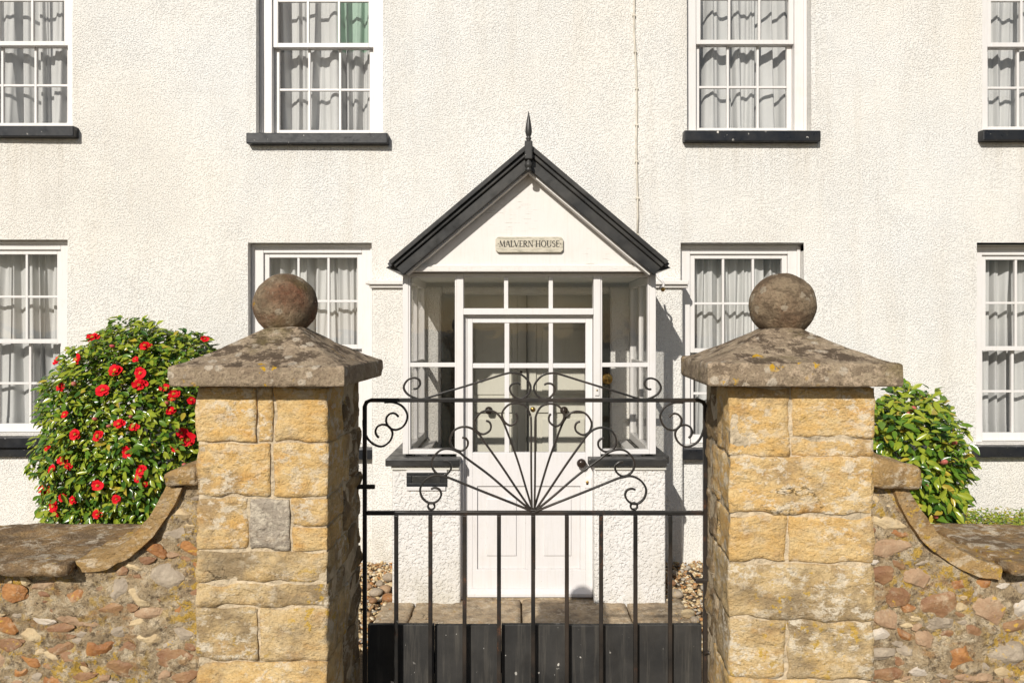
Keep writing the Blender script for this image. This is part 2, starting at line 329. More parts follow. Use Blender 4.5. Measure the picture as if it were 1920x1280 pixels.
def lathe(name, prof, mat, parent, loc, n=20, axis='Z', smooth=True):
    v = []; f = []
    for r, z in prof:
        for k in range(n):
            a = 2 * math.pi * k / n
            p = (r * math.cos(a), r * math.sin(a), z)
            v.append(p if axis == 'Z' else (p[0], p[2], p[1]))
    m = len(prof)
    for i in range(m - 1):
        for k in range(n): f.append((i * n + k, i * n + (k + 1) % n, (i + 1) * n + (k + 1) % n, (i + 1) * n + k))
    f.append(tuple(range(n))[::-1]); f.append(tuple((m - 1) * n + k for k in range(n)))
    bm = bmesh.new(); vv = [bm.verts.new(p) for p in v]
    for q in f: bm.faces.new([vv[i] for i in q])
    return from_bm(name, bm, mat, parent, loc, smooth)
def catmull(P, n=6):
    P = [np.array(p, float) for p in P]; out = []
    Q = [2 * P[0] - P[1]] + P + [2 * P[-1] - P[-2]]
    for i in range(1, len(Q) - 2):
        p0, p1, p2, p3 = Q[i - 1], Q[i], Q[i + 1], Q[i + 2]
        for k in range(n):
            t = k / n
            out.append(0.5 * (2 * p1 + (p2 - p0) * t + (2 * p0 - 5 * p1 + 4 * p2 - p3) * t * t + (3 * p1 - p0 - 3 * p2 + p3) * t ** 3))
    out.append(P[-1]); return out
def ribbon(name, pts, thick, depth, y, mat, parent, taper=0.0):
    """flat iron strip bent in the XZ plane"""
    v = []; f = []; n = len(pts)
    for i, p in enumerate(pts):
        a = pts[max(0, i - 1)]; b = pts[min(n - 1, i + 1)]; t = np.array(b) - np.array(a); t /= (np.linalg.norm(t) + 1e-9); nn = np.array((-t[1], t[0]))
        h = thick / 2 * (1 - taper * max(0, (i / (n - 1) - 0.9) * 10))
        for s, d in ((-1, -1), (1, -1), (1, 1), (-1, 1)):
            q = np.array(p) + nn * h * s; v.append((q[0], y + d * depth / 2, q[1]))
    for i in range(n - 1):
        for k in range(4): f.append((i * 4 + k, i * 4 + (k + 1) % 4, i * 4 + 4 + (k + 1) % 4, i * 4 + 4 + k))
    f.append((3, 2, 1, 0)); f.append(tuple((n - 1) * 4 + k for k in range(4)))
    bm = bmesh.new(); vv = [bm.verts.new(p) for p in v]
    for q in f: bm.faces.new([vv[i] for i in q])
    return from_bm(name, bm, mat, parent, None, False, 0.0012)
def tube_geo(pts, rad, n=8):
    pts = [Vector(p) for p in pts]; v = []; f = []
    up = Vector((0.13, 0.97, 0.21))
    for i, p in enumerate(pts):
        t = (pts[min(len(pts) - 1, i + 1)] - pts[max(0, i - 1)]).normalized()
        a = t.cross(up)
        if a.length < 1e-3: a = t.cross(Vector((1, 0, 0)))
        a.normalize(); b = t.cross(a); r = rad[i] if isinstance(rad, (list, tuple)) else rad
        for k in range(n):
            q = 2 * math.pi * k / n; v.append(p + a * (r * math.cos(q)) + b * (r * math.sin(q)))
    for i in range(len(pts) - 1):
        for k in range(n): f.append((i * n + k, i * n + (k + 1) % n, (i + 1) * n + (k + 1) % n, (i + 1) * n + k))
    f.append(tuple(range(n))[::-1]); f.append(tuple((len(pts) - 1) * n + k for k in range(n)))
    return v, f
def tube(name, pts, rad, mat, parent=None, n=8):
    v, f = tube_geo(pts, rad, n); return from_py(name, v, f, mat, parent, None, True)

def rock_block(x0, x1, y0, y1, z0, z1, seed, res=0.014, amp=0.006, rnd=0.012, strata=0.5, fn=None):
    """dressed block with worn arrises and a weathered face -> (verts, faces)"""
    nx = max(2, int((x1 - x0) / res)); ny = max(2, int((y1 - y0) / res)); nz = max(2, int((z1 - z0) / res))
    ids = {}; v = []; f = []
    c = Vector(((x0 + x1) / 2, (y0 + y1) / 2, (z0 + z1) / 2)); hx, hy, hz = (x1 - x0) / 2, (y1 - y0) / 2, (z1 - z0) / 2
    rd = min(rnd, hx * .6, hy * .6, hz * .6); so = Vector((seed * 3.17, seed * 1.31, seed * 2.23))
    def vid(i, j, k):
        key = (i, j, k)
        if key in ids: return ids[key]
        p = Vector(((i / nx * 2 - 1) * hx, (j / ny * 2 - 1) * hy, (k / nz * 2 - 1) * hz))
        q = Vector((max(-hx + rd, min(hx - rd, p.x)), max(-hy + rd, min(hy - rd, p.y)), max(-hz + rd, min(hz - rd, p.z))))
        d = p - q
        nrm = d.normalized() if d.length > 1e-6 else Vector((0, 0, 1))
        p = q + nrm * rd; w = p + c
        a = noise.fractal((w + so) * 14, 0.9, 2.1, 4) * amp
        b = noise.noise(Vector((w.x * 6, w.y * 6, w.z * 34)) + so) * amp * strata
        e = max(0.0, noise.noise((w + so) * 9) - 0.25) * amp * 2.2
        if abs(abs(p.x) - hx) < .02 and abs(abs(p.z) - hz) < .02 or abs(abs(p.z) - hz) < .008 or abs(abs(p.x) - hx) < .008: e += max(0.0, noise.noise((w + so) * 17) - 0.05) * amp * 2.6
        p = w + nrm * (a + b - e)
        if fn: p = fn(p)
        v.append(p); ids[key] = len(v) - 1; return ids[key]
    for i in range(nx):
        for k in range(nz):
            f.append((vid(i, 0, k), vid(i + 1, 0, k), vid(i + 1, 0, k + 1), vid(i, 0, k + 1)))
            f.append((vid(i, ny, k), vid(i, ny, k + 1), vid(i + 1, ny, k + 1), vid(i + 1, ny, k)))
    for j in range(ny):
        for k in range(nz):
            f.append((vid(0, j, k), vid(0, j, k + 1), vid(0, j + 1, k + 1), vid(0, j + 1, k)))
            f.append((vid(nx, j, k), vid(nx, j + 1, k), vid(nx, j + 1, k + 1), vid(nx, j, k + 1)))
    for i in range(nx):
        for j in range(ny):
            f.append((vid(i, j, 0), vid(i, j + 1, 0), vid(i + 1, j + 1, 0), vid(i + 1, j, 0)))
            f.append((vid(i, j, nz), vid(i + 1, j, nz), vid(i + 1, j + 1, nz), vid(i, j + 1, nz)))
    return v, f

# ------------------------------------------------------------------ ground
def sheet(name, x0, x1, y0, y1, z, mat):
    o = from_py(name, [(x0, y0, z), (x1, y0, z), (x1, y1, z), (x0, y1, z)], [(0, 1, 2, 3)], mat); tag(o, kind='structure'); return o
sheet('ground', -900, 900, -900, 900, -0.06, M['earth'])
sheet('road', -60, 60, -9, 1.45, -0.045, M['asphalt'])
pv = boxes('pavement', [(-30, 30, 1.452, 1.93, -0.05, 0.045)], M['flag'], None, 0.008); tag(pv, kind='structure')
sheet('garden_gravel_bed', -9, 9, 2.32, 6.24, -0.03, M['gravel_base'])

# ------------------------------------------------------------------ house
YW = 6.25
house = empty('house', (0, YW, 0)); house.location = (0, 0, 0)
tag(house, 'cream roughcast rendered house front with eight white sash windows', 'house')
DW = 6.33
def WIN(l, r, t, b): return [PX(l, DW), PX(r, DW), PZ(b, DW), PZ(t, DW)]
def WIN(l, dl, r, dr, t, b): return [PX(l, dl), PX(r, dr), PZ(b, 6.36), PZ(t, 6.25)]
WINS = [
    ('upper far left', WIN(-91, 6.4, 136, 6.25, -118, 244), 0.10), ('upper left', WIN(480, 6.25, 718, 6.25, -118, 257), 0.10),
    ('upper right', WIN(1288, 6.25, 1521, 6.25, -120, 253), 0.10), ('upper far right', WIN(1842, 6.25, 2072, 6.33, -118, 251), 0.09),
    ('lower far left', WIN(-103, 6.33, 126, 6.25, 449, 811), 0.075), ('lower left', WIN(465, 6.25, 697, 6.25, 455, 832), 0.085),
    ('lower right', WIN(1276, 6.25, 1507, 6.25, 457, 832), 0.085), ('lower far right', WIN(1831, 6.25, 2060, 6.33, 459, 828), 0.085)]
PIL = (PX(697, 6.15), PX(1281, 6.15))
DOOR_OPEN = (-0.43, 0.65, 0.02, 2.05)

def build_wall():
    xs = set(np.arange(-7, 7.001, 0.05).round(4)); zs = set(np.concatenate([np.arange(-0.06, 1.3, 0.05), np.arange(1.3, 6.01, 0.1)]).round(4))
    ops = [w[1] for w in WINS] + [(-.585, .76, -.06, 2.16)]
    for o in ops: xs |= {o[0], o[1]}; zs |= {o[2], o[3]}
    def clean(s, keep):
        s = sorted(s); out = []
        for a in s:
            if out and a - out[-1] < 0.012:
                if a in keep: out[-1] = a
                continue
            out.append(a)
        return out
    kx = {o[0] for o in ops} | {o[1] for o in ops}; kz = {o[2] for o in ops} | {o[3] for o in ops}
    xs = clean(xs, kx); zs = clean(zs, kz)
    def yy(x, z):
        y = YW + 0.010 * noise.noise(Vector((x * 0.7, 3.1, z * 0.7))) + 0.005 * noise.noise(Vector((x * 2.2, 7.7, z * 2.2)))
        lo = max(0, 0.75 - z); y += -0.05 * lo * lo + 0.05 * noise.noise(Vector((x * 0.9, 1.7, z * 2.6))) * min(1, lo * 2)
        fl = max(0, 0.16 - z) / 0.16; y -= 0.03 * fl * fl
        return y
    v = []; f = []; nz = len(zs)
    for x in xs:
        for z in zs: v.append((x, yy(x, z), z))
    for i in range(len(xs) - 1):
        for k in range(nz - 1):
            cx = (xs[i] + xs[i + 1]) / 2; cz = (zs[k] + zs[k + 1]) / 2
            if any(o[0] < cx < o[1] and o[2] < cz < o[3] for o in ops): continue
            f.append((i * nz + k, (i + 1) * nz + k, (i + 1) * nz + k + 1, i * nz + k + 1))
    for (nm, o, r) in WINS + [('doorway', (-.585, .76, -.06, 2.16), .2)]:
        x0, x1, z0, z1 = o; yb = YW + r + 0.2
        def strip(P):
            b = len(v)
            for x, z in P: v.append((x, yy(x, z), z)); v.append((x, yb, z))
            for q in range(len(P) - 1): f.append((b + q * 2, b + q * 2 + 1, b + q * 2 + 3, b + q * 2 + 2))
        zz = [z for z in zs if z0 - 1e-6 <= z <= z1 + 1e-6]; xx = [x for x in xs if x0 - 1e-6 <= x <= x1 + 1e-6]
        strip([(x0, z) for z in zz]); strip([(x1, z) for z in zz]); strip([(x, z1) for x in xx]); strip([(x, z0) for x in xx])
    w = from_py('wall', v, f, M['wall'], house, None, True)
    w.data.set_sharp_from_angle(angle=math.radians(35))
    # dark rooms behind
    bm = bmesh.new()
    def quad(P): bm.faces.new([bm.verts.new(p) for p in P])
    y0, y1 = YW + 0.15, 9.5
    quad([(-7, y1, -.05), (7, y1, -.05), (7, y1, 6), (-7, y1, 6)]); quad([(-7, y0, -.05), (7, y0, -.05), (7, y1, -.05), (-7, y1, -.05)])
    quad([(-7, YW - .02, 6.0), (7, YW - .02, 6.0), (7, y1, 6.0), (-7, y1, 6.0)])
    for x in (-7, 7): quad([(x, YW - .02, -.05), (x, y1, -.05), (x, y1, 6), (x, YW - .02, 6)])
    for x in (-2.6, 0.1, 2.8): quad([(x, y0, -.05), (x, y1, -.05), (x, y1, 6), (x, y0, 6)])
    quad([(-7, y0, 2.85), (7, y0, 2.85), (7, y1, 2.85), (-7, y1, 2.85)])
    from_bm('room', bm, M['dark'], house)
build_wall()

def curtain(x0, x1, z0, z1, y, seed, label, green=None):
    nx, nz = 240, 26; r = random.Random(seed); ph = [r.uniform(0, 6.28) for _ in range(6)]; fr = [r.uniform(40, 58), r.uniform(88, 118), r.uniform(11, 17), r.uniform(150, 190)]
    v = []; f = []
    def yo(u, t):
        x = u * (x1 - x0) + 0.030 * math.sin(u * 13 + ph[4]) * (1.15 - t) + 0.012 * math.sin(u * 31 + ph[5] + 2.0 * t); a = 0.55 + 0.6 * (1 - t)
        w = 0.55 + 0.6 * (0.5 + 0.5 * math.sin(fr[2] * x + ph[2]))
        s = math.sin(fr[0] * x + ph[0] + 1.5 * math.sin(fr[2] * x * 0.6 + ph[3]))
        d = 0.037 * a * w * math.copysign(abs(s) ** 0.65, s) + 0.008 * math.sin(fr[1] * x + ph[1] + 1.2 * t) * (0.7 + 0.5 * t) + 0.018 * math.sin(fr[2] * 0.7 * x + ph[3]) * a
        d += 0.005 * t ** 3 * math.sin(fr[3] * x + ph[3])
        d += 0.075 * max(0.0, math.sin(fr[0] * 0.62 * x + ph[5] + 1.3 * math.sin(5 * x + ph[1]))) ** 7 * (0.55 + 0.45 * (1 - t))
        return y + d
    for i in range(nx + 1):
        for k in range(nz + 1):
            u = i / nx; t = k / nz; v.append((x0 + u * (x1 - x0), yo(u, t), z0 + t * (z1 - z0)))
    for i in range(nx):
        for k in range(nz): f.append((i * (nz + 1) + k, (i + 1) * (nz + 1) + k, (i + 1) * (nz + 1) + k + 1, i * (nz + 1) + k + 1))
    if green:
        mi = [1 if (green[0] <= (i + 0.5) / nx <= green[1] and k > nz * 0.48) else 0 for i in range(nx) for k in range(nz)]
        o = from_py('curtain', v, f, [M['curtain'], M['curtain_green']], None, None, True, 0, mi)
    else: o = from_py('curtain', v, f, M['curtain'], None, None, True)
    sd = o.modifiers.new('cloth', 'SOLIDIFY'); sd.thickness = 0.002
    tag(o, label, 'curtain', 'curtains hanging in the sash windows')
    hv = []; hf = []
    for i in range(nx + 1):
        u = i / nx
        for t in (0.0, 0.03, 0.062 + 0.006 * math.sin(u * 9)): hv.append((x0 + u * (x1 - x0), yo(u, t) - 0.004, z0 + t * (z1 - z0) * 1.0))
    for i in range(nx):
        for k in range(2): hf.append((i * 3 + k, i * 3 + 3 + k, i * 3 + 4 + k, i * 3 + 1 + k))
    from_py('hem', hv, hf, M['curtain'], o, None, True)

def window(idx, wname, o, rec):
    x0, x1, z0, z1 = o; y = YW + rec; fw = 0.098; hd = 0.075
    w = empty('window', (0, 0, 0), house); tag(w, 'white sash window, %s' % wname)
    boxes('window_frame', [(x0 - .01, x0 + fw, y, y + .13, z0 + .001, z1 + .01), (x1 - fw, x1 + .01, y + .0005, y + .13, z0 + .001, z1 + .01), (x0 + fw, x1 - fw, y + .001, y + .13, z1 - hd, z1 + .01)], M['white'], w, 0.004)
    boxes('beading', [(x0 + .002, x0 + .026, y - .014, y, z0 + .001, z1 - .003), (x1 - .026, x1 - .002, y - .014, y, z0 + .001, z1 - .003), (x0 + .026, x1 - .026, y - .014, y, z1 - .028, z1 - .003)], M['white'], w, 0.003)
    bx0, bx1 = x0 + fw, x1 - fw; zb, zt = z0 + 0.004, z1 - hd; zm = (zb + zt) / 2 - 0.0
    st = 0.042; gb = 0.019
    def sash(nm, a, b, yy, br, tr):
        L = [(bx0 + .001, bx0 + st, yy, yy + .038, a, b), (bx1 - st, bx1 - .001, yy, yy + .038, a, b), (bx0 + st, bx1 - st, yy, yy + .038, a, a + br), (bx0 + st, bx1 - st, yy, yy + .038, b - tr, b)]
        gx0, gx1, ga, gz = bx0 + st, bx1 - st, a + br, b - tr; cw = (gx1 - gx0 - 2 * gb) / 3; rh = (gz - ga - gb) / 2
        for c in (1, 2): L.append((gx0 + c * cw + (c - 1) * gb, gx0 + c * cw + c * gb, yy + .005, yy + .033, ga, gz))
        for c in range(3): L.append((gx0 + c * (cw + gb), gx0 + c * (cw + gb) + cw, yy + .006, yy + .032, ga + rh, ga + rh + gb))
        boxes(nm, L, M['white'], w, 0.0025)
        for c in range(3):
            for q in range(2):
                px0 = gx0 + c * (cw + gb); pz0 = ga + q * (rh + gb)
                boxes('pane', [(px0 - .004, px0 + cw + .004, yy + .016, yy + .019, pz0 - .004, pz0 + rh + .004)], M['glass'], w, 0)
    dz = 0.013 * (idx % 3 - 1)
    sash('upper_sash', zm - .018 + dz, zt, y + .022, .036, .036)
    sash('lower_sash', zb, zm + .018 + dz, y + .066, .068, .034)
    s0 = 0.075 if idx < 4 else 0.085
    sl = boxes('sill', [(x0 - (.055 if idx in (0, 1, 4, 5) else .038), x1 + .05, YW - s0, y + .10, z0 - .098, z0 + .0)], M['sill'], w, 0.007)
    v = sl.data.vertices
    for q in v:
        if q.co.y < YW and q.co.z > z0 - .05: q.co.z -= 0.012
        q.co.z += 0.006 * noise.noise(Vector((q.co.x * 3, idx * 5.1, 0)))
    if idx == 4: boxes('sub_sill', [(x0 - .06, x1 + .035, YW - .05, y + .05, z0 - .175, z0 - .101)], M['sill'], w, 0.006)
    if idx == 0: boxes('sill_board', [(x0 + .01, x1 - .002, YW + .02, y + .06, z0 - .0, z0 + .035)], M['white'], w, 0.004)
    labels = {0: 'pale curtain in upper window at the left picture edge', 1: 'pale curtain with green top corner in upper window left of porch gable',
              2: 'pale folded curtain in upper window right of porch gable', 3: 'pale curtain in upper window at the right picture edge',
              4: 'pale curtain in lower window beside red flowering shrub', 5: 'pale curtain in lower window behind red brown stone ball',
              6: 'pale curtain in lower window behind grey stone ball', 7: 'pale curtain in lower window at the right picture edge'}
    curtain(bx0 - .02, bx1 + .02, zb + 0.02, zt + 0.02, y + 0.185, 11 + idx * 7, labels[idx], (0.6, 1.0) if idx == 1 else None)
for i, (nm, o, r) in enumerate(WINS): window(i, nm, o, r)

# shallow projecting pilaster behind the porch with its ledge
boxes('porch_backing', [(PIL[0], -0.583, 6.15, YW + .1, -0.05, 2.205), (0.758, PIL[1], 6.15, YW + .1, -0.05, 2.205), (-0.583, 0.758, 6.151, YW + .1, 2.14, 2.204)], M['wall'], house, 0.02)
for a, b in ((PIL[0] - .04, -0.75), (0.98, PIL[1] + .035)):
    boxes('ledge', [(a, b, 6.095, YW + .08, 2.215, 2.25), (a + .025, b - .0, 6.12, YW + .08, 2.19, 2.2145)], M['gable'], house, 0.007)

# ------------------------------------------------------------------ porch
porch = empty('porch', (0.105, 5.29, 0)); porch.location = (0, 0, 0)
tag(porch, 'white glazed entrance porch with black pointed gable and panelled door', 'porch')
DP = 5.29; CX = 0.108
def fx(p): return PX(p, DP)
def fz(p): return PZ(p, DP)
PL, PR = fx(755), fx(1230)                   # outer faces of corner posts
ZT = fz(512); ZS = 0.998                    # head, sill top
wy0, wy1 = DP, DP + 0.075
def post(x0, x1, z0, z1, nm='post', a=0, b=0): boxes(nm, [(x0, x1, wy0 + a, wy1 + b, z0, z1)], M['white'], porch, 0.004)
post(PL, fx(766), ZS, ZT); post(fx(1218), PR, ZS, ZT)
post(fx(856), fx(869), 0.0, ZT, 'door_jamb', -.004, .03); post(fx(1113), fx(1126), 0.0, ZT, 'door_jamb', -.004, .03)
boxes('head_rail', [(fx(766), fx(1218), wy0 + .001, wy1, fz(519), ZT)], M['white'], porch, 0.003)
boxes('transom', [(fx(869), fx(1113), wy0 - .008, wy1 + .03, fz(590), fz(578))], M['white'], porch, 0.004)
for a, b in ((945, 953), (1029, 1037)):
    boxes('glazing_bar', [(fx(a), fx(b), wy0 + .01, wy1 - .01, fz(578), fz(519))], M['white'], porch, 0.003)
for a, b in ((869, 945), (953, 1029), (1037, 1113)):
    boxes('pane', [(fx(a) - .003, fx(b) + .003, wy0 + .03, wy0 + .034, fz(578) - .003, fz(519) + .003)], M['glass'], porch, 0)
for a, b in ((766, 856), (1126, 1218)):
    boxes('sidelight', [(fx(a), fx(b), wy0 + .005, wy1 - .01, ZS, ZS + .032), (fx(a), fx(b), wy0 + .006, wy1 - .012, fz(688), fz(680)),
                        (fx(a), fx(a) + .012, wy0 + .004, wy1 - .011, ZS + .032, fz(519)), (fx(b) - .012, fx(b), wy0 + .004, wy1 - .011, ZS + .032, fz(519))], M['white'], porch, 0.003)
    for p, q in ((ZS + .03, fz(688) + .003), (fz(680) - .003, fz(519) + .003)):
        boxes('pane', [(fx(a), fx(b), wy0 + .03, wy0 + .034, p, q)], M['glass'], porch, 0)
# side walls of the porch: low rendered piers, sills, glazed sides
SO_L, SO_R = PX(735, 5.215), PX(1248, 5.215)
for side in (0, 1):
    a, b = (SO_L, PX(863, 5.215)) if side == 0 else (PX(1114, 5.215), SO_R)
    s0, s1 = (SO_L, SO_L + .13) if side == 0 else (SO_R - .13, SO_R)
    bm = bmesh.new(); P = [(a, 5.215), (b, 5.215), (b, 5.36), (s1 if side == 0 else b, 5.36)]
    if side == 0: P = [(a, 5.215), (b, 5.215), (b, 5.37), (s1, 5.37), (s1, 6.16), (a, 6.16)]
    else: P = [(a, 5.215), (b, 5.215), (b, 6.16), (s0, 6.16), (s0, 5.37), (a, 5.37)]
    lo = [bm.verts.new((x, y, -0.05)) for x, y in P]; hi = [bm.verts.new((x, y, 0.945)) for x, y in P]
    bm.faces.new(lo[::-1]); bm.faces.new(hi)
    for i in range(6): bm.faces.new((lo[i], lo[(i + 1) % 6], hi[(i + 1) % 6], hi[i]))
    from_bm('pier', bm, M['pier'], porch, None, False, 0.012)
    fs = boxes('sill', [(a - .038, b + .0, 5.165, 5.285, .935, .985), (s0 - .038 if side == 0 else s0 + .0, s1 if side == 0 else s1 + .038, 5.2855, 6.149, .935, .985)], M['black'], porch, 0.006)
    boxes('sill_bed', [(a + .0 if side else a - .004, b - .004 if side == 0 else b + .004, 5.195, 5.285, .905, .934)], M['plaster'], porch, 0.008)
    ox = PL + .008 if side == 0 else PR - .008; ix = ox + .05 if side == 0 else ox - .05; x0, x1 = min(ox, ix), max(ox, ix)
    L = [(x0, x1, wy1 + .001, 6.149, .986, ZS + .045), (x0, x1, wy1 + .001, 6.149, fz(530), ZT), (x0 + .008, x1 - .008, 5.70, 5.745, ZS + .045, fz(530)), (x0, x1, 6.08, 6.149, ZS + .045, fz(530)),
         (x0 + .008, x1 - .008, wy1 + .001, 5.70, fz(688), fz(680)), (x0 + .008, x1 - .008, 5.745, 6.08, fz(688), fz(680))]
    boxes('side_frame', L, M['white'], porch, 0.004)
    for p, q in ((ZS + .043, fz(688) + .003), (fz(680) - .003, fz(530) + .003)):
        for yy0, yy1 in ((wy1, 5.703), (5.742, 6.083)):
            boxes('pane', [(x0 + .022, x0 + .026, yy0, yy1, p, q)], M['glass'], porch, 0)
    boxes('inner_sill', [(x1 + .001, x1 + .09, 5.42, 6.149, .95, .975)] if side == 0 else [(x0 - .09, x0 - .001, 5.42, 6.149, .95, .975)], M['white'], porch, 0.004)
# letter box in left pier
lb = empty('letter_box', (0, 0, 0), porch)
lx0, lx1 = PX(762, 5.2), PX(838, 5.2)
def LZ(p): return PZ(p, 5.2)
boxes('plate', [(lx0, lx1, 5.203, 5.2145, LZ(912), LZ(906)), (lx0, lx1, 5.203, 5.2145, LZ(892), LZ(886)), (lx0, lx0 + .034, 5.203, 5.2145, LZ(906), LZ(892)), (lx1 - .045, lx1, 5.203, 5.2145, LZ(906), LZ(892))], M['sill'], lb, 0.002)
boxes('flap', [(lx0 + .035, lx1 - .046, 5.207, 5.2135, LZ(906) + .001, LZ(892) - .001)], M['black'], lb, 0.002)
boxes('surround', [(lx0, lx1 - .01, 5.198, 5.2145, LZ(919), LZ(912) - .001), (lx0, lx1, 5.200, 5.2145, LZ(886) + .001, LZ(881))], M['white'], lb, 0.002)

# door
DD = 5.33
def dx(p): return PX(p, DD)
def dz(p): return PZ(p, DD)
door = empty('front_door', (0, 0, 0), porch); tag(door, 'white half glazed panelled front door')
D0, D1 = dx(876), dx(1111); dy0, dy1 = DD, DD + .045
ZG0, ZG1 = dz(848), dz(605); cols = ((886, 946), (955, 1029), (1037, 1098))
L = [(D0, dx(886), dy0, dy1, .012, dz(597)), (dx(1098), D1, dy0, dy1, .012, dz(597)), (dx(886), dx(1098), dy0 + .0005, dy1, ZG1, dz(597)),
     (dx(886), dx(1098), dy0 + .0005, dy1, dz(911), ZG0), (dx(886), dx(1098), dy0 + .0005, dy1, .012, dz(1067)), (dx(985), dx(1003), dy0 + .001, dy1, dz(1067), dz(911)),
     (dx(886), dx(895), dy0 + .001, dy1, dz(1067), dz(911)), (dx(1088), dx(1098), dy0 + .001, dy1, dz(1067), dz(911))]
boxes('door_leaf', L, M['door_white'], door, 0.0025)
for a, b in ((895, 985), (1003, 1088)):
    boxes('panel', [(dx(a), dx(b), dy0 + .016, dy1 - .005, dz(1067), dz(911)), (dx(a) + .062, dx(b) - .062, dy0 + .006, dy0 + .0155, dz(1042), dz(935))], M['door_white'], door, 0.004)
boxes('glazing_bars', [(dx(946), dx(955), dy0 + .006, dy1 - .004, ZG0, ZG1), (dx(1029), dx(1037), dy0 + .006, dy1 - .004, ZG0, ZG1)] + [(dx(a), dx(b), dy0 + .007, dy1 - .005, dz(690), dz(681)) for a, b in cols], M['door_white'], door, 0.003)
for a, b in cols:
    for p, q in ((dz(848), dz(690)), (dz(681), dz(605))):
        boxes('pane', [(dx(a) - .003, dx(b) + .003, dy0 + .022, dy0 + .026, p - .003, q + .003)], M['glass'], door, 0)
bm = bmesh.new(); prism(bm, [(0, 0), (1, 0), (1, 1), (0, 1)], 0, 1); bm.free()
bm = bmesh.new()
x0, x1 = D0 + .004, D1 - .004; pr = [(dy0 - .045, .015), (dy0 - .045, .038), (dy0 - .012, .062), (dy0 - .0005, .064), (dy0 - .0005, .015)]
A = [bm.verts.new((x0, y, z)) for y, z in pr]; B = [bm.verts.new((x1, y, z)) for y, z in pr]
bm.faces.new(A); bm.faces.new(B[::-1])
for i in range(5): bm.faces.new((A[i], B[i], B[(i + 1) % 5], A[(i + 1) % 5]))
from_bm('weather_bar', bm, M['door_white'], door, None, False, 0.003)
lathe('door_knob', [(.018, 0), (.018, -.006), (.009, -.01), (.009, -.028), (.026, -.036), (.033, -.05), (.030, -.066), (.016, -.074), (.002, -.076)], M['knob'], door, (dx(1089), dy0, dz(866)), 20, 'Y')
boxes('lock_plate', [(dx(1096), dx(1109), dy0 - .006, dy0 - .0005, dz(914), dz(895))], M['door_white'], door, 0.002)
lathe('keyhole', [(.010, 0), (.010, -.004), (.003, -.005)], M['brass'], door, (dx(1101), dy0 - .0065, dz(903)), 12, 'Y')
boxes('key_drop', [(dx(1101) - .008, dx(1101) + .008, dy0 - .0095, dy0 - .0065, dz(908), dz(903.5))], M['knob'], door, 0.002)
boxes('door_stop', [(fx(869), D0 - .003, dy0 - .0, dy1 + .01, 0.0, fz(590)), (D1 + .003, fx(1113), dy0, dy1 + .01, 0.0, fz(590)), (D0 - .003, D1 + .003, dy0 + .001, dy1 + .01, dz(597) + .003, fz(590))], M['white'], porch, 0.002)
boxes('bell_push', [(fx(1115), fx(1123), wy0 - .016, wy0 - .0045, fz(741), fz(724))], M['white'], porch, 0.003)
lathe('bell_button', [(.006, 0), (.006, -.004), (.002, -.005)], M['brass'], porch, (fx(1119), wy0 - .016, fz(731)), 10, 'Y')

# inner double door and black jambs on the house wall
YI = 6.47
def ix(p): return PX(p, YI)
inner = empty('inner_door', (0, 0, 0), porch); tag(inner, 'cream panelled double door inside the porch')
cxm = ix(988)
for a, b in ((ix(862), cxm - .003), (cxm + .003, ix(1124))):
    z0, z1 = .02, 2.17; w = b - a; s = .075
    ends = [(.25, .62), (.72, 1.16), (1.26, 1.92)]
    L = [(a, a + s, YI, YI + .045, z0, z1), (b - s, b, YI, YI + .045, z0, z1)]
    zz = [z0] + [q for e in ends for q in e] + [z1]
    for k in range(0, len(zz), 2): L.append((a + s, b - s, YI + .0005, YI + .045, zz[k], zz[k + 1]))
    boxes('door_leaf', L, M['inner'], inner, 0.003)
    for p, q in ends:
        boxes('panel', [(a + s, b - s, YI + .02, YI + .04, p, q), (a + s + .05, b - s - .05, YI + .008, YI + .0195, p + .05, q - .05)], M['inner'], inner, 0.005)
for p in (917, 1057): lathe('door_knob', [(.02, 0), (.02, -.006), (.01, -.01), (.01, -.03), (.028, -.04), (.034, -.055), (.028, -.07), (.004, -.078)], M['knob'], inner, (ix(p), YI, PZ(768, YI)), 18, 'Y')
lathe('keyhole', [(.022, 0), (.022, -.006), (.012, -.012), (.003, -.013)], M['brass'], inner, (ix(999), YI - .0005, PZ(767, YI)), 14, 'Y')
lathe('spy_hole', [(.012, 0), (.012, -.005), (.003, -.006)], M['knob'], inner, (ix(977), YI - .0005, PZ(697, YI)), 12, 'Y')
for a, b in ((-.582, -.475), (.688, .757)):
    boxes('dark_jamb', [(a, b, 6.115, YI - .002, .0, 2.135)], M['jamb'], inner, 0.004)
lathe('brass_bell_pull', [(.045, 0), (.045, -.008), (.034, -.016), (.022, -.014), (.016, -.024), (.004, -.026)], M['brass'], porch, (PX(1138, 6.11), 6.1145, PZ(710, 6.11)), 24, 'Y')
boxes('porch_floor', [(SO_L + .13, SO_R - .13, 5.29, 6.6, -.05, .008)], M['flag'], porch, 0)
boxes('ceiling', [(PL + .01, PR - .01, wy1 + .001, 6.149, ZT - .012, ZT)], M['plaster'], porch, 0)

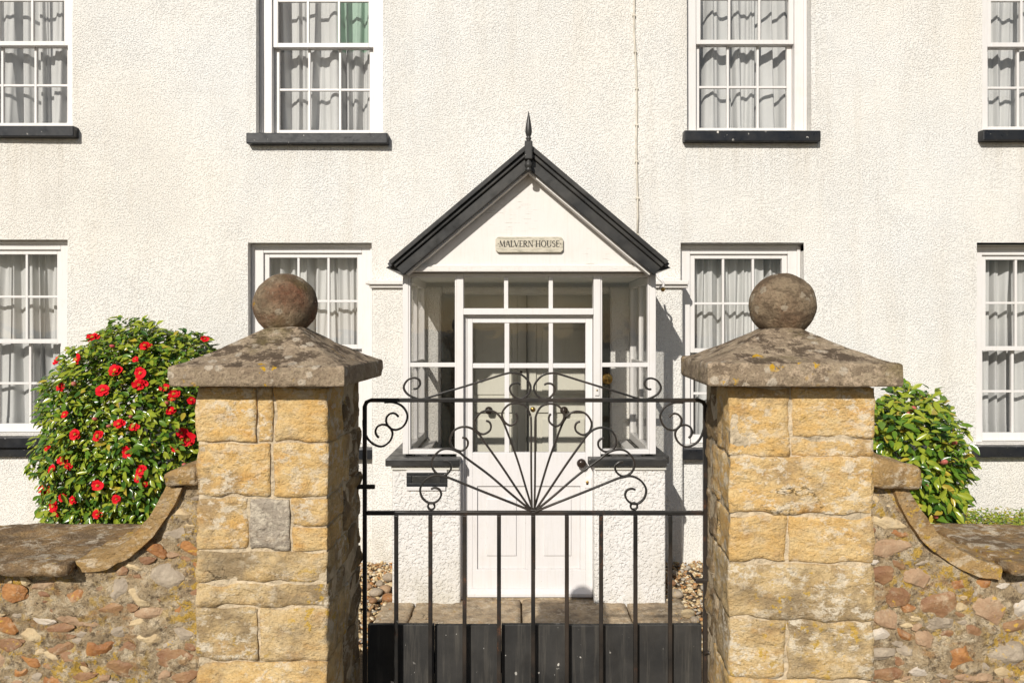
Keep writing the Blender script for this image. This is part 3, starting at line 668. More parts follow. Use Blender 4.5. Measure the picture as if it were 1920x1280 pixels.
# gable, bargeboards, roof, finial
GB = 5.235
bm = bmesh.new(); sl_ = math.tan(math.radians(40.2))
gz0 = PZ(497, GB); half = (1222 - 765) / 2 / F * GB
prism(bm, [(CX - half, gz0), (CX + half, gz0), (CX, gz0 + half * sl_)], GB, GB + .05)
from_bm('gable_panel', bm, M['gable'], porch)
boxes('eaves_beam', [(PL - .006, PR + .006, 5.205, 5.36, PZ(509, 5.2), PZ(500, 5.2)), (PL + .012, PR - .012, 5.222, 5.35, PZ(499.7, 5.2), PZ(495.5, 5.2))], M['gable'], porch, 0.004)
AX = PX(991, 5.1); AZp = PZ(268, 5.1); HW = (1257 - 733) / 2 / F * 5.1
cs, sn = math.cos(math.radians(40.2)), math.sin(math.radians(40.2)); SLEN = HW / cs
def slope_board(nm, side, n0, n1, y0, y1, mat, l0=0.0, l1=None, bev=0.004, lim=None):
    """board lying along the roof slope; n0..n1 = distance below the roof's top face"""
    l1 = SLEN if l1 is None else l1
    bm = bmesh.new(); P = []
    for (l, n) in ((l0, n0), (l1, n0), (l1, n1), (l0, n1)):
        if l == l0: l = n * sn / cs     # plumb cut at the ridge
        x = l * cs - n * sn; z = -l * sn - n * cs
        P.append((AX + side * x, AZp + z))
    prism(bm, P, y0, y1); return from_bm(nm, bm, mat, porch, None, False, bev)
for s in (-1, 1):
    e = 0.0012 * s
    slope_board('roof_slope', s, 0.004, 0.035, 5.110, 6.245, M['slate'], 0, SLEN + .02)
    slope_board('verge_board', s, 0.0, 0.030, 5.083 + e, 5.109, M['black'])
    slope_board('bargeboard_moulding', s, 0.0305, 0.058, 5.105 + e, 5.130, M['black'], 0, SLEN - .004, 0.007)
    slope_board('bargeboard', s, 0.0585, 0.128, 5.123 + e, 5.155, M['black'], 0, SLEN - .008, 0.005)
    slope_board('bargeboard_trim', s, 0.112, 0.142, 5.156, 5.234, M['gable'], 0, SLEN - .03, 0.003)
    slope_board('eaves_soffit', s, 0.04, 0.065, 5.160, 6.24, M['gable'], 0, SLEN + .01, 0.003)
    bm = bmesh.new(); xe = AX + s * (HW + .03)
    prism(bm, [(xe, PZ(503, 5.2)), (xe - s * .14, PZ(514, 5.2)), (xe - s * .14, PZ(500, 5.2)), (xe - s * .05, PZ(494, 5.2))], 5.158, 6.1)
    from_bm('eaves_board', bm, M['sill'], porch, None, False, 0.003)
fin = empty('finial', (0, 0, 0), porch)
def fzp(p): return PZ(p, 5.06)
lathe('spike', [(.0015, fzp(208)), (.006, fzp(214)), (.014, fzp(226)), (.0215, fzp(240)), (.0225, fzp(247)), (.016, fzp(254)), (.012, fzp(256)), (.019, fzp(258)), (.019, fzp(260)), (.014, fzp(262)), (.02, fzp(264))][::-1], M['black'], fin, (AX, 5.075, 0), 18)
boxes('block', [(AX - .026, AX + .026, 5.050, 5.115, fzp(299), fzp(264))], M['black'], fin, 0.007)
lathe('drop', [(.016, fzp(299)), (.014, fzp(301)), (.024, fzp(305)), (.027, fzp(309)), (.022, fzp(313)), (.016, fzp(315)), (.024, fzp(317)), (.022, fzp(320)), (.004, fzp(322))][::-1], M['black'], fin, (AX, 5.075, 0), 18)

# house sign
def sign():
    YS = GB - .026
    def sx(p): return PX(p, YS)
    def szz(p): return PZ(p, YS)
    root = empty('house_sign', (0, 0, 0)); tag(root, 'weathered cream wooden name board reading MALVERN HOUSE on the porch gable', 'sign')
    x0, x1, z0, z1 = sx(929), sx(1056), szz(473), szz(444); c = .016
    bm = bmesh.new(); prism(bm, [(x0 + c, z0), (x1 - c, z0), (x1, z0 + c), (x1, z1 - c), (x1 - c, z1), (x0 + c, z1), (x0, z1 - c), (x0, z0 + c)], YS, GB - .001)
    m = NT('sign_paint', 0.7, 0.3); col = m.mix(m.ramp(m.noise(1, 5, 0.7, m.scalev(m.pos, (14, 14, 60))), [(0.46, 0), (0.62, 0.75)]), (0.56, 0.51, 0.41), (0.27, 0.25, 0.19)); m.out(col)
    from_bm('board', bm, m.m, root, None, False, 0.003)
    ink = simple('sign_ink', (0.035, 0.03, 0.028), 0.7)
    # letters: (thick/thin strokes) in a 1-high box
    T, t = .17, .075
    def arc(cx, cz, rx, rz, a0, a1, w0, w1, n=14):
        out = []
        for i in range(n):
            q0 = math.radians(a0 + (a1 - a0) * i / n); q1 = math.radians(a0 + (a1 - a0) * (i + 1) / n); w = w0 + (w1 - w0) * abs(math.cos((q0 + q1) / 2))
            out.append((cx + rx * math.cos(q0), cz + rz * math.sin(q0), cx + rx * math.cos(q1), cz + rz * math.sin(q1), w))
        return out
    def serif(x, z, w=.17): return (x - w, z, x + w, z, .06)
    G = {'M': (1.05, [(.14, 0, .2, 1, t), (.2, 1, .54, .08, T), (.54, .08, .86, 1, t), (.86, 1, .94, 0, T), serif(.14, .02), serif(.94, .02)]),
         'A': (.86, [(.08, 0, .43, 1, t), (.43, 1, .8, 0, T), (.2, .34, .66, .34, t), serif(.08, .02, .13), serif(.8, .02, .15)]),
         'L': (.62, [(.18, 0, .18, 1, T), (.18, .03, .58, .03, t), (.58, .03, .58, .2, t), serif(.18, .98)]),
         'V': (.86, [(.07, 1, .42, 0, T), (.42, 0, .8, 1, t), serif(.08, .98, .15), serif(.8, .98, .13)]),
         'E': (.66, [(.18, 0, .18, 1, T), (.1, .03, .6, .03, t), (.1, .97, .57, .97, t), (.18, .52, .47, .52, t), (.6, .03, .6, .18, t), (.57, .97, .57, .83, t)]),
         'R': (.82, [(.18, 0, .18, 1, T), (.1, .97, .34, .97, t), (.18, .48, .36, .48, t), (.34, .48, .76, .0, T), serif(.18, .02)] + arc(.34, .725, .24, .245, 90, -90, t, T)),
         'N': (.94, [(.16, 0, .16, 1, t), (.16, 1, .8, 0, T), (.8, 0, .8, 1, t), serif(.16, .02, .13), serif(.8, .98, .13)]),
         'H': (.92, [(.18, 0, .18, 1, T), (.75, 0, .75, 1, T), (.18, .5, .75, .5, t), serif(.18, .02), serif(.18, .98), serif(.75, .02), serif(.75, .98)]),
         'O': (.98, arc(.49, .5, .38, .47, 0, 360, t, T, 26)),
         'U': (.90, [(.17, .34, .17, 1, T), (.74, .34, .74, 1, t), serif(.17, .98), serif(.74, .98, .13)] + arc(.455, .34, .285, .31, 180, 360, t, T)),
         'S': (.66, arc(.33, .735, .2, .235, 30, 270, t, T * .9) + arc(.33, .265, .22, .24, 90, -150, t, T)),
         ' ': (.34, []), '.': (.34, [(.12, .5, .26, .5, .16)])}
    txt = '.MALVERN HOUSE.'; tot = sum(G[c][0] for c in txt); hh = szz(451.5) - szz(463.5); sc = (x1 - x0 - .022) / tot
    cur = x0 + .011; zb = szz(463)
    for c in txt:
        w, S = G[c]
        if S:
            bm = bmesh.new()
            for k, (a, b, p, q, th) in enumerate(S):
                A = np.array((cur + a * sc, zb + b * hh)); B = np.array((cur + p * sc, zb + q * hh)); d = B - A; L = np.linalg.norm(d) + 1e-9; d /= L; n = np.array((-d[1], d[0])) * th * sc * .5; e = d * .004 * 0
                prism(bm, [tuple(A + n), tuple(A - n), tuple(B - n), tuple(B + n)], YS - .0012 - .00004 * k, YS + .0005)
            from_bm('letter' if c != '.' else 'dot', bm, ink, root)
        cur += w * sc
sign()

# cable and bracket
pts = [(PX(1190, 6.24) + .006 * math.sin(k * 0.9), 6.232 + .003 * math.sin(k * 2.1), PZ(-380, 6.24) - k * (PZ(-380, 6.24) - PZ(440, 6.24)) / 24 + 0) for k in range(25)]
for k in range(14, 25): pts[k] = (pts[k][0] + .018 * min(1, (k - 13) / 5), pts[k][1], pts[k][2])
cb = empty('wall_cable', (0, 0, 0)); tag(cb, 'thin cream cable clipped down the rendered wall above the porch roof', 'cable')
tube('conductor', pts, .0075, M['cable'], cb, 8)
for k in range(2, 25, 2):
    p = pts[k]; boxes('cable_clip', [(p[0] - .013, p[0] + .013, p[1] - .0095, p[1] + .012, p[2] - .008, p[2] + .008)], M['cable'], cb, 0.003)
hk = empty('eaves_bracket', (0, 0, 0)); tag(hk, 'small brass tipped white cable bracket below right eaves of the porch', 'bracket')
q = [(PX(1233, 5.7) + a, 5.75 + b, PZ(512, 5.7) + c) for a, b, c in ((0, 0, .02), (.01, -.01, -.03), (.035, -.02, -.055), (.05, -.02, -.08), (.04, -.02, -.11), (.02, -.02, -.1))]
tube('white_loop', catmull(q, 4), .009, M['white'], hk)
lathe('brass_tip', [(.006, .02), (.014, .012), (.018, 0), (.012, -.012), (.004, -.016)], M['brass'], hk, (q[4][0] + .005, q[4][1], q[4][2] - .01), 12)

# ------------------------------------------------------------------ flagstones and gravel
path = empty('path', (0, 0, 0)); tag(path, kind='structure')
yy = 2.42
rows = [(2.42, 3.1), (3.1, 3.75), (3.75, 4.35), (4.35, 4.80)]
sd = 50
for a, b in rows:
    xs = [-.5, .02 + random.uniform(-.15, .15), .72]
    for i in range(2):
        sd += 1; v, f = rock_block(xs[i] + .006, xs[i + 1] - .006, a + .006, b - .006, -.07, -.004, sd, .05, .003, .01, 0)
        from_py('flagstone', v, f, M['flag'], path, None, True)
for a, b in ((PX(700, 4.9), PX(770, 5.0)), (PX(770, 5.0), PX(978, 5.0)), (PX(978, 5.0), PX(1182, 5.0)), (PX(1182, 5.0), PX(1300, 4.95))):
    sd += 1; v, f = rock_block(a + .004, b - .004, 4.806, 5.34, -.07, .002, sd, .03, .004, .012, 0)
    from_py('flagstone', v, f, M['flag'], path, None, True)

def pebbles():
    bm = bmesh.new(); bmesh.ops.create_icosphere(bm, subdivisions=1, radius=1); base = np.array([v.co[:] for v in bm.verts]); fc = np.array([[v.index for v in f.verts] for f in bm.faces]); bm.free()
    V = []; Fc = []; MI = []; off = 0; cnt = 0
    while cnt < 5200:
        if random.random() < .5: x = random.uniform(-1.75, PX(735, 5.2) + .0)
        else: x = random.uniform(PX(1250, 5.2), 2.1)
        y = random.uniform(4.45, 6.2)
        s = random.uniform(.009, .021)
        sc = np.array((s * random.uniform(.8, 1.4), s * random.uniform(.8, 1.3), s * random.uniform(.4, .7)))
        a = random.uniform(0, 6.3); R = np.array(Matrix.Rotation(a, 3, 'Z') @ Matrix.Rotation(random.uniform(-.6, .6), 3, 'X') @ Matrix.Rotation(random.uniform(-.6, .6), 3, 'Y'))
        jit = base * (1 + np.random.uniform(-.18, .18, (len(base), 1)))
        V.append((jit * sc) @ R.T + np.array((x, y, -.022 + random.uniform(0, .02)))); Fc.append(fc + off); off += len(base); MI += [random.choice((0, 0, 0, 1, 1, 2, 2, 3, 4))] * len(fc); cnt += 1
    V = np.concatenate(V); Fc = np.concatenate(Fc)
    ms = [simple('gravel_tan', (0.60, 0.44, 0.23), .8), simple('gravel_cream', (0.72, 0.60, 0.41), .8), simple('gravel_brown', (0.38, 0.23, 0.11), .8), simple('gravel_orange', (0.45, 0.22, 0.08), .8), simple('gravel_grey', (0.45, 0.39, 0.31), .8)]
    g = from_py('gravel', V.tolist(), Fc.tolist(), ms, None, None, True, 0, MI); tag(g, 'tan and cream gravel chippings beside the porch', 'gravel', None, 'stuff')
pebbles()

def rock_mesh(name, seed, sub=2, facet=.0, jag=.28, blocky=1.0):
    bm = bmesh.new(); bmesh.ops.create_icosphere(bm, subdivisions=sub, radius=1); so = Vector((seed * 2.3, seed * 1.7, seed * 3.1))
    r = random.Random(seed); planes = [Vector((r.uniform(-1, 1), r.uniform(-1, .3), r.uniform(-1, 1))).normalized() for _ in range(9)]; ds = [r.uniform(.62, .95) for _ in planes]
    for v in bm.verts:
        p = v.co.copy()
        if blocky < 1: p = Vector([math.copysign(abs(q) ** blocky, q) for q in p])
        p *= 1 + jag * noise.noise(p * 1.1 + so) + .12 * noise.noise(p * 3 + so)
        if facet > 0:
            for n_, d in zip(planes, ds):
                e = p.dot(n_) - d
                if e > 0: p -= n_ * e * facet
        v.co = p
    bmesh.ops.recalc_face_normals(bm, faces=bm.faces); me = bpy.data.meshes.new(name); bm.to_mesh(me); bm.free()
    me.polygons.foreach_set('use_smooth', [facet < .5] * len(me.polygons)); return me
cob = [(705, 1108, 13, 'r_grey'), (722, 1102, 12, 'r_pink'), (699, 1124, 9, 'r_brown'), (727, 1118, 13, 'r_orange'), (728, 1080, 12, 'r_grey'), (712, 1092, 9, 'r_grey'), (690, 1098, 8, 'r_pink'), (733, 1095, 9, 'r_cream'),
       (1268, 1110, 14, 'r_grey'), (1258, 1090, 10, 'r_brown'), (1290, 1148, 14, 'r_cream'), (1302, 1160, 10, 'r_grey'), (1262, 1072, 9, 'r_grey')]
CLAB = ['large grey cobble amid the cobble heap left of the porch', 'pink cobble against the left porch pier above the orange one', 'small brown cobble lowest on the gravel left of the porch', 'orange cobble touching the left porch pier',
        'grey cobble highest against the left porch pier', 'small grey cobble just above the large grey one left of the porch', 'small pink cobble nearest the left gate post', 'cream cobble against the left porch pier',
        'large grey cobble at the right porch pier foot', 'brown cobble in the shade at the right porch pier', 'long cream cobble on the gravel near the right gate post', 'grey cobble beside the long cream one near the right gate post', 'grey cobble deepest in shade beside the right porch pier']
for i, (a, b, r, mt) in enumerate(cob):
    D = EYE * F / (b + r * .6 - VY); rr = r / F * D; me = rock_mesh('cobble', 300 + i, 2, 0, .2)
    o = link_mesh('cobble', me, M[mt], None, (PX(a, D), D, rr * .45)); o.scale = (rr, rr * .9, rr * .62); o.rotation_euler = (0, 0, i)
    tag(o, CLAB[i], 'cobble', 'beach cobbles on the gravel')

# ------------------------------------------------------------------ gate pillars
def pillar(name, label, xa, xb, yf, depth, rz, courses, cap, ball, ballmat, seed):
    """courses: list of (ztop, zbot, [x joints...], material keys) measured on the front face"""
    root = empty(name, (xa, yf, 0)); root.rotation_euler = (0, 0, rz); tag(root, label, 'gate pillar', 'gate pillars with ball tops')
    W = xb - xa; g = .0017
    boxes('mortar_core', [(.0055, W - .0055, .0055, depth - .0055, -.05, courses[0][0])], M['joint'], root, 0)
    s = seed
    for ci, (zt, zb, stones) in enumerate(courses):
        sp = depth * (.62 if ci % 2 else .44)
        vis = zt > .9
        for (a, b, p, q, mk) in stones:
            s += 1; v, f = rock_block(a * W + (g if a > 0 else 0), b * W - (g if b < 1 else 0), random.uniform(-.004, .002), sp - g, p + g * .8, q - g * .8, s, .0095 if vis else .04, .0056, .0034, .2)
            from_py('stone', v, f, M[mk], root, None, True)
        s += 1; v, f = rock_block(0.0, W, sp + g, depth, zb + g, zt - g, s, .014 if vis else .05, .011, .008)
        from_py('stone', v, f, M['sidestone'], root, None, True)
    # weathered pyramidal cap
    (cx0, cx1, cy0, cy1, z0, ze, zt) = cap; n = 56; v = []; f = []; cx, cy = (cx0 + cx1) / 2, (cy0 + cy1) / 2; so = Vector((seed * 1.9, 4.4, 2.2))
    rings = []
    prof = [(.80, z0 - .001), (.985, z0), (.999, z0 + .004), (1.0, z0 + .012), (1.0, z0 + .02), (1.0, z0 + .03), (1.0, ze - .004), (.994, ze), (.975, ze + .003)]
    for k in range(1, 15):
        t = k / 14; prof.append((.975 - (.975 - .20) * t, ze + .002 + (zt - ze) * (t ** 1.22)))
    prof.append((.10, zt + .003)); prof.append((.0, zt + .003))
    for (k, z) in prof:
        ring = []
        for i in range(n):
            u = i / n * 4; sgn = int(u); t = (u - sgn) * 2 - 1; px, py = ((t, -1), (1, t), (-t, 1), (-1, -t))[sgn]
            rr = max(abs(px), abs(py)); e = abs(px * py); kk = k * (1 - .012 * e ** 8)
            x = cx + px * kk * (cx1 - cx0) / 2; y = cy + py * kk * (cy1 - cy0) / 2; P = Vector((x, y, z))
            d = .0055 * noise.fractal((P + so) * 13, .9, 2, 4) + .004 * noise.noise((P + so) * 5)
            bite = max(0, noise.noise((P + so) * 11) - .42) * .03 if (.9 < k and z < z0 + .014) else 0
            if k > .98: d *= .45
            hv = Vector((px, py, .5)).normalized(); P += hv * (d - bite); ring.append(P)
        rings.append(ring)
    for r in rings: v += r
    for i in range(len(rings) - 1):
        for k in range(n): f.append((i * n + k, i * n + (k + 1) % n, (i + 1) * n + (k + 1) % n, (i + 1) * n + k))
    f.append(tuple(range(n))[::-1])
    nr = len(rings) - 1; mi = [(1 if prof[i + 1][1] <= ze + .0005 and prof[i][1] >= z0 else 0) for i in range(nr) for k in range(n)] + [1]
    c = from_py('capstone', v, f, [M['cap'], M['caprim'] if seed < 500 else M['caprim2']], root, None, True, 0, mi); c.data.set_sharp_from_angle(angle=math.radians(38))
    bm = bmesh.new(); bmesh.ops.create_uvsphere(bm, u_segments=64, v_segments=40, radius=1); bxx, byy, bzz, br = ball
    for q in bm.verts:
        p = q.co.copy(); d = 1 + .022 * noise.fractal(p * 2.6 + so, .9, 2, 4) - .06 * max(0, noise.noise(p * 8 + so) - .38); q.co = Vector((p.x * br, p.y * br, p.z * br * .985)) * d
    from_bm('stone_ball', bm, ballmat, root, (bxx, byy, bzz), True)
    return root
DF = 1.92
def zf(p): return PZ(p, DF)
def course(top, bot, cuts, mats, xl, xr, split=None):
    S = []; xs = [xl] + cuts + [xr]; W = xr - xl
    for i in range(len(xs) - 1):
        a, b = (xs[i] - xl) / W, (xs[i + 1] - xl) / W
        if split and i in split:
            m = split[i]; S.append((a, b, zf(m), zf(top), mats[i])); S.append((a, b, zf(bot), zf(m), mats[i]))
        else: S.append((a, b, zf(bot), zf(top), mats[i]))
    return (zf(top), zf(bot), S)
lx, rx = 367, 617
ztop = 724
cL = [course(ztop, 829, [483, 514], ['stone', 'stone', 'stone'], lx, rx), course(829, 931, [510], ['stone', 'stone'], lx, rx),
      course(931, 1032, [467, 547], ['stone', 'greystone', 'stone'], lx, rx, {2: 985}), course(1032, 1092, [], ['stone2'], lx, rx), course(1092, 1137, [], ['stone2'], lx, rx),
      course(1137, 1237, [487], ['stone2', 'stone2'], lx, rx), course(1237, 1340, [], ['stone'], lx, rx), course(1340, 1470, [470], ['stone2', 'stone2'], lx, rx),
      course(1470, 1600, [], ['stone2'], lx, rx), course(1600, 1740, [520], ['stone2', 'stone2'], lx, rx), course(1740, 2035, [], ['stone2'], lx, rx)]
xaL, xbL = PX(lx, DF), PX(rx, DF)
pillar('gate_pillar', 'golden stone gate pillar left of the gate with reddish stone ball on its cap', xaL, xbL, DF, .36, math.radians(-1.5), cL,
       (PX(313, 1.85) - xaL, PX(650, 1.85) - xaL, -.07, .405, PZ(724, 1.85), PZ(688, 1.85), PZ(616, 2.1)), (PX(531, 2.1) - xaL, .19, 1.914, .086), M['ball_red'], 400)
lx, rx = 1366, 1630
cR = [course(ztop, 855, [1480], ['stone', 'stone'], lx, rx, {1: 820}), course(855, 963, [], ['stone'], lx, rx), course(963, 1053, [1474], ['stone', 'stone'], lx, rx),
      course(1053, 1158, [], ['stone2'], lx, rx), course(1158, 1268, [1472], ['stone2', 'stone2'], lx, rx), course(1268, 1380, [1530], ['stone', 'stone2'], lx, rx),
      course(1380, 1500, [], ['stone2'], lx, rx), course(1500, 1620, [1460], ['stone2', 'stone2'], lx, rx), course(1620, 1760, [], ['stone2'], lx, rx), course(1760, 2035, [1500], ['stone2', 'stone2'], lx, rx)]
xaR, xbR = PX(lx, DF), PX(rx, DF)
pillar('gate_pillar', 'golden stone gate pillar right of the gate with grey brown stone ball on its cap', xaR, xbR, DF, .36, math.radians(-4.5), cR,
       (PX(1334, 1.85) - xaR - .004, PX(1692, 1.85) - xaR, -.062, .405, PZ(724, 1.85), PZ(682, 1.85), PZ(617, 2.1)), (PX(1464, 2.1) - xaR - .012, .19, 1.912, .0885), M['ball_grey'], 520)

# ------------------------------------------------------------------ rubble garden walls
def garden_wall(side, label, rampB, rampT, flatx, topstone, xp, special, seed):
    """side -1 left / +1 right. curve of the swept coping in metres"""
    root = empty('garden_wall', (xp, 1.965, 0)); root.location = (0, 0, 0); tag(root, label, 'wall', 'rubble garden walls beside the gate')
    YF = 1.965; YB = 2.29; DC = 1.912
    bot = [(PX(a, DC), PZ(b, DC)) for a, b in rampB]; top = [(PX(a, DC), PZ(b, DC)) for a, b in rampT]
    B = catmull(bot, 6); T = catmull(top, 6)
    zflat = PZ(1080, DC); XE = side * 2.9
    def ztop(x):
        d = (x - xp) * side
        best = None
        xs = [p[0] for p in B]
        if (x - B[0][0]) * side > 0: return B[0][1]
        if (x - B[-1][0]) * side < 0: return B[-1][1]
        for i in range(len(B) - 1):
            a, b = B[i], B[i + 1]
            if min(a[0], b[0]) <= x <= max(a[0], b[0]) + 1e-9:
                t = (x - a[0]) / (b[0] - a[0] + 1e-12); return a[1] + (b[1] - a[1]) * t
        return B[0][1]
    # mortar core
    L = abs(XE - xp); nx = int(L / .009); v = []; f = []; nz = 150
    for i in range(nx + 1):
        x = xp + side * L * i / nx; zt = ztop(x) + .004
        for k in range(nz + 1):
            z = -.06 + (zt + .06) * k / nz; P = Vector((x, YF, z))
            y = YF + .012 * noise.fractal(Vector((P.x, P.y, P.z * 1.5)) * 12 + Vector((seed, 0, 0)), .7, 2.1, 5)
            v.append((x, y, z))
        v.append((x, YB, zt)); v.append((x, YB, -.06))
    m = nz + 3
    for i in range(nx):
        for k in range(m): f.append((i * m + k, (i + 1) * m + k, (i + 1) * m + (k + 1) % m, i * m + (k + 1) % m))
    bm = bmesh.new(); vv = [bm.verts.new(p) for p in v]
    for q in f: bm.faces.new([vv[i] for i in q])
    bm.faces.new([vv[i] for i in range(m)]); bm.faces.new([vv[nx * m + i] for i in range(m)])
    c = from_bm('mortar_core', bm, M['mortar'], root, None, True); c.data.set_sharp_from_angle(angle=math.radians(60))
    # coping: flat slabs, swept ramp, top stone
    xs = [flatx]; rr = random.Random(seed)
    while (XE - xs[-1]) * side > .3: xs.append(xs[-1] + side * rr.uniform(.38, .6))
    for i in range(len(xs) - 1):
        a, b = sorted((xs[i], xs[i + 1]))
        v, f = rock_block(a + .002, b - .002, 1.905, 2.33, zflat, zflat + .030, seed + i, .016, .005, .009, .6)
        from_py('coping_slab', v, f, M['copingc'], root, None, True)
    n = len(B); v = []; f = []; ny = 22
    for i in range(n):
        for j in range(ny + 1):
            y = 1.948 + (2.33 - 1.948) * j / ny
            for (p, sg) in ((B[i], -1), (T[i], 1)):
                P = Vector((p[0], y, p[1])); d = .007 * noise.fractal(P * 12 + Vector((seed, 1, 0)), .8, 2, 5); v.append((p[0] + side * .2 * d, y + d * .6, p[1] + d))
    def I(i, j, s_): return (i * (ny + 1) + j) * 2 + s_
    for i in range(n - 1):
        for j in range(ny):
            f.append((I(i, j, 1), I(i + 1, j, 1), I(i + 1, j + 1, 1), I(i, j + 1, 1))); f.append((I(i, j, 0), I(i, j + 1, 0), I(i + 1, j + 1, 0), I(i + 1, j, 0)))
        f.append((I(i, 0, 0), I(i + 1, 0, 0), I(i + 1, 0, 1), I(i, 0, 1))); f.append((I(i, ny, 0), I(i, ny, 1), I(i + 1, ny, 1), I(i + 1, ny, 0)))
    for j in range(ny):
        for e in (0, n - 1): f.append((I(e, j, 0), I(e, j, 1), I(e, j + 1, 1), I(e, j + 1, 0)))
    bm = bmesh.new(); vv = [bm.verts.new(p) for p in v]
    for q in f: bm.faces.new([vv[i] for i in q])
    o = from_bm('swept_coping', bm, M['copingb'], root, None, True); o.data.set_sharp_from_angle(angle=math.radians(50))
    a, b, z0, z1 = topstone
    lo, hi = min(a, b), max(a, b)
    def wedge(p):
        t = (p.x - lo) / (hi - lo); t = t if side < 0 else 1 - t
        if p.z > (z0 + z1) / 2: p.z += (t - .5) * .028
        return p
    v, f = rock_block(lo, hi, 1.925, 2.30, z0, z1, seed + 77, .010, .006, .014, .6, wedge)
    from_py('top_stone', v, f, M['copingb'], root, None, True)
    # rubble stones bedded in the face
    meshes = {}
    keys = ['r_orange', 'r_brown', 'r_pink', 'r_grey', 'r_cream', 'r_white']
    for k in keys: meshes[k] = [rock_mesh('rubble', seed + 13 * i + hash(k) % 7 * 0 + keys.index(k) * 101, 3, .95, .5, .72) for i in range(6)]
    for k in keys:
        for me in meshes[k]: me.materials.append(M[k])
    placed = []
    def put(x, z, w, h, mk, ang=0.0, proud=.35):
        o = bpy.data.objects.new('rubble_stone', rr.choice(meshes[mk])); COL.objects.link(o); o.parent = root
        dp = min(w, h) * .55; o.location = (x, YF + dp * (1 - proud) * .72, z); o.scale = (w, dp, h); o.rotation_euler = (0, ang, 0); placed.append((x, z, w, h))
    for (a, b, w, h, mk, an) in special:
        put(PX(a, 1.96), PZ(b, 1.96), w / 2 / F * 1.96 * 1.08, h / 2 / F * 1.96 * 1.08, mk, math.radians(an), .46)
    tries = 0; cnt = 0
    while tries < 16000 and cnt < 290:
        tries += 1
        x = xp + side * (rr.uniform(.012, .62) if rr.random() < .8 else rr.uniform(.62, 1.35)); z = rr.uniform(.86, 1.47) if rr.random() < .85 else rr.uniform(.62, .86); big = tries < 5000
        w = rr.uniform(.03, .062) if big else rr.uniform(.014, .03); h = w * rr.uniform(.42, .8)
        if z + h * .9 > min(ztop(x), ztop(x + w), ztop(x - w)) - .006: continue
        if (x - xp) * side < w * .95: continue
        if any(((x - a) / (w + c)) ** 2 + ((z - b) / (h + d)) ** 2 < .86 for a, b, c, d in placed): continue
        mk = rr.choices(keys, [2.2, 4.6, 2.0, 3.4, 4.0, 1.0])[0]; put(x, z, w, h, mk, rr.uniform(-.4, .4), rr.uniform(.2, .42)); cnt += 1
LSP = [(22, 1116, 60, 36, 'r_orange', 8), (140, 1122, 62, 38, 'r_orange', -18), (78, 1163, 58, 28, 'r_white', 20), (150, 1163, 92, 26, 'r_pink', 4), (184, 1219, 58, 32, 'r_orange', -4), (230, 1252, 66, 44, 'r_brown', 10),
       (283, 1150, 56, 26, 'r_pink', -10), (346, 1145, 42, 30, 'r_orange', -8), (320, 1236, 84, 36, 'r_brown', 2), (308, 1082, 84, 58, 'r_grey', -6), (290, 1033, 34, 26, 'r_orange', 0), (18, 1212, 44, 26, 'r_brown', 0), (95, 1232, 30, 18, 'r_cream', 25),
       (36, 1263, 26, 20, 'r_orange', 0), (80, 1098, 44, 20, 'r_pink', -14), (282, 1196, 50, 36, 'r_cream', 0), (220, 1110, 40, 50, 'r_grey', 0), (345, 1190, 40, 26, 'r_grey', 0), (110, 1180, 60, 18, 'r_brown', -4), (155, 1270, 46, 18, 'r_brown', 0), (340, 965, 40, 30, 'r_cream', 0), (335, 1000, 50, 22, 'r_grey', -6)]
RSP = [(1755, 1135, 72, 50, 'r_brown', -12), (1862, 1138, 84, 62, 'r_pink', 10), (1797, 1226, 82, 56, 'r_orange', 0), (1672, 1027, 100, 38, 'r_pink', -2), (1652, 1078, 44, 38, 'r_brown', 0), (1724, 1084, 62, 34, 'r_pink', 6), (1662, 976, 62, 34, 'r_cream', 4),
       (1652, 1190, 46, 24, 'r_white', -8), (1728, 1254, 62, 34, 'r_white', 0), (1836, 1190, 46, 28, 'r_brown', 12), (1893, 1222, 74, 56, 'r_grey', 0), (1914, 1138, 36, 44, 'r_white', 0), (1655, 1225, 60, 24, 'r_grey', -6), (1770, 1168, 52, 28, 'r_grey', 4), (1738, 1200, 40, 30, 'r_pink', 0), (1660, 1265, 60, 24, 'r_brown', 0), (1800, 1095, 36, 26, 'r_orange', 10), (1822, 1268, 70, 24, 'r_pink', 0), (1900, 1175, 56, 24, 'r_brown', 0)]
DC = 1.912
garden_wall(-1, 'rubble stone garden wall left of the gate below the red flowering shrub', [(132, 1080), (178, 1076), (222, 1058), (262, 1025), (293, 985), (316, 948), (329, 917)], [(126, 1056), (168, 1049), (204, 1034), (240, 1005), (268, 970), (288, 938), (299, 917)],
            PX(131, DC), (PX(299, DC), xaL + .004, PZ(917, DC), PZ(880, DC)), xaL + .002, LSP, 600)
garden_wall(1, 'rubble stone garden wall right of the gate beside the shrub with few buds', [(1893, 1091), (1852, 1085), (1812, 1071), (1778, 1052), (1744, 1020), (1720, 985), (1700, 950), (1690, 922)], [(1898, 1066), (1862, 1059), (1826, 1044), (1798, 1026), (1768, 998), (1746, 968), (1726, 940), (1715, 922)],
            PX(1894, DC), (PX(1736, DC), xbR + .006, PZ(921, DC), PZ(868, DC)), xbR + .004, RSP, 700)

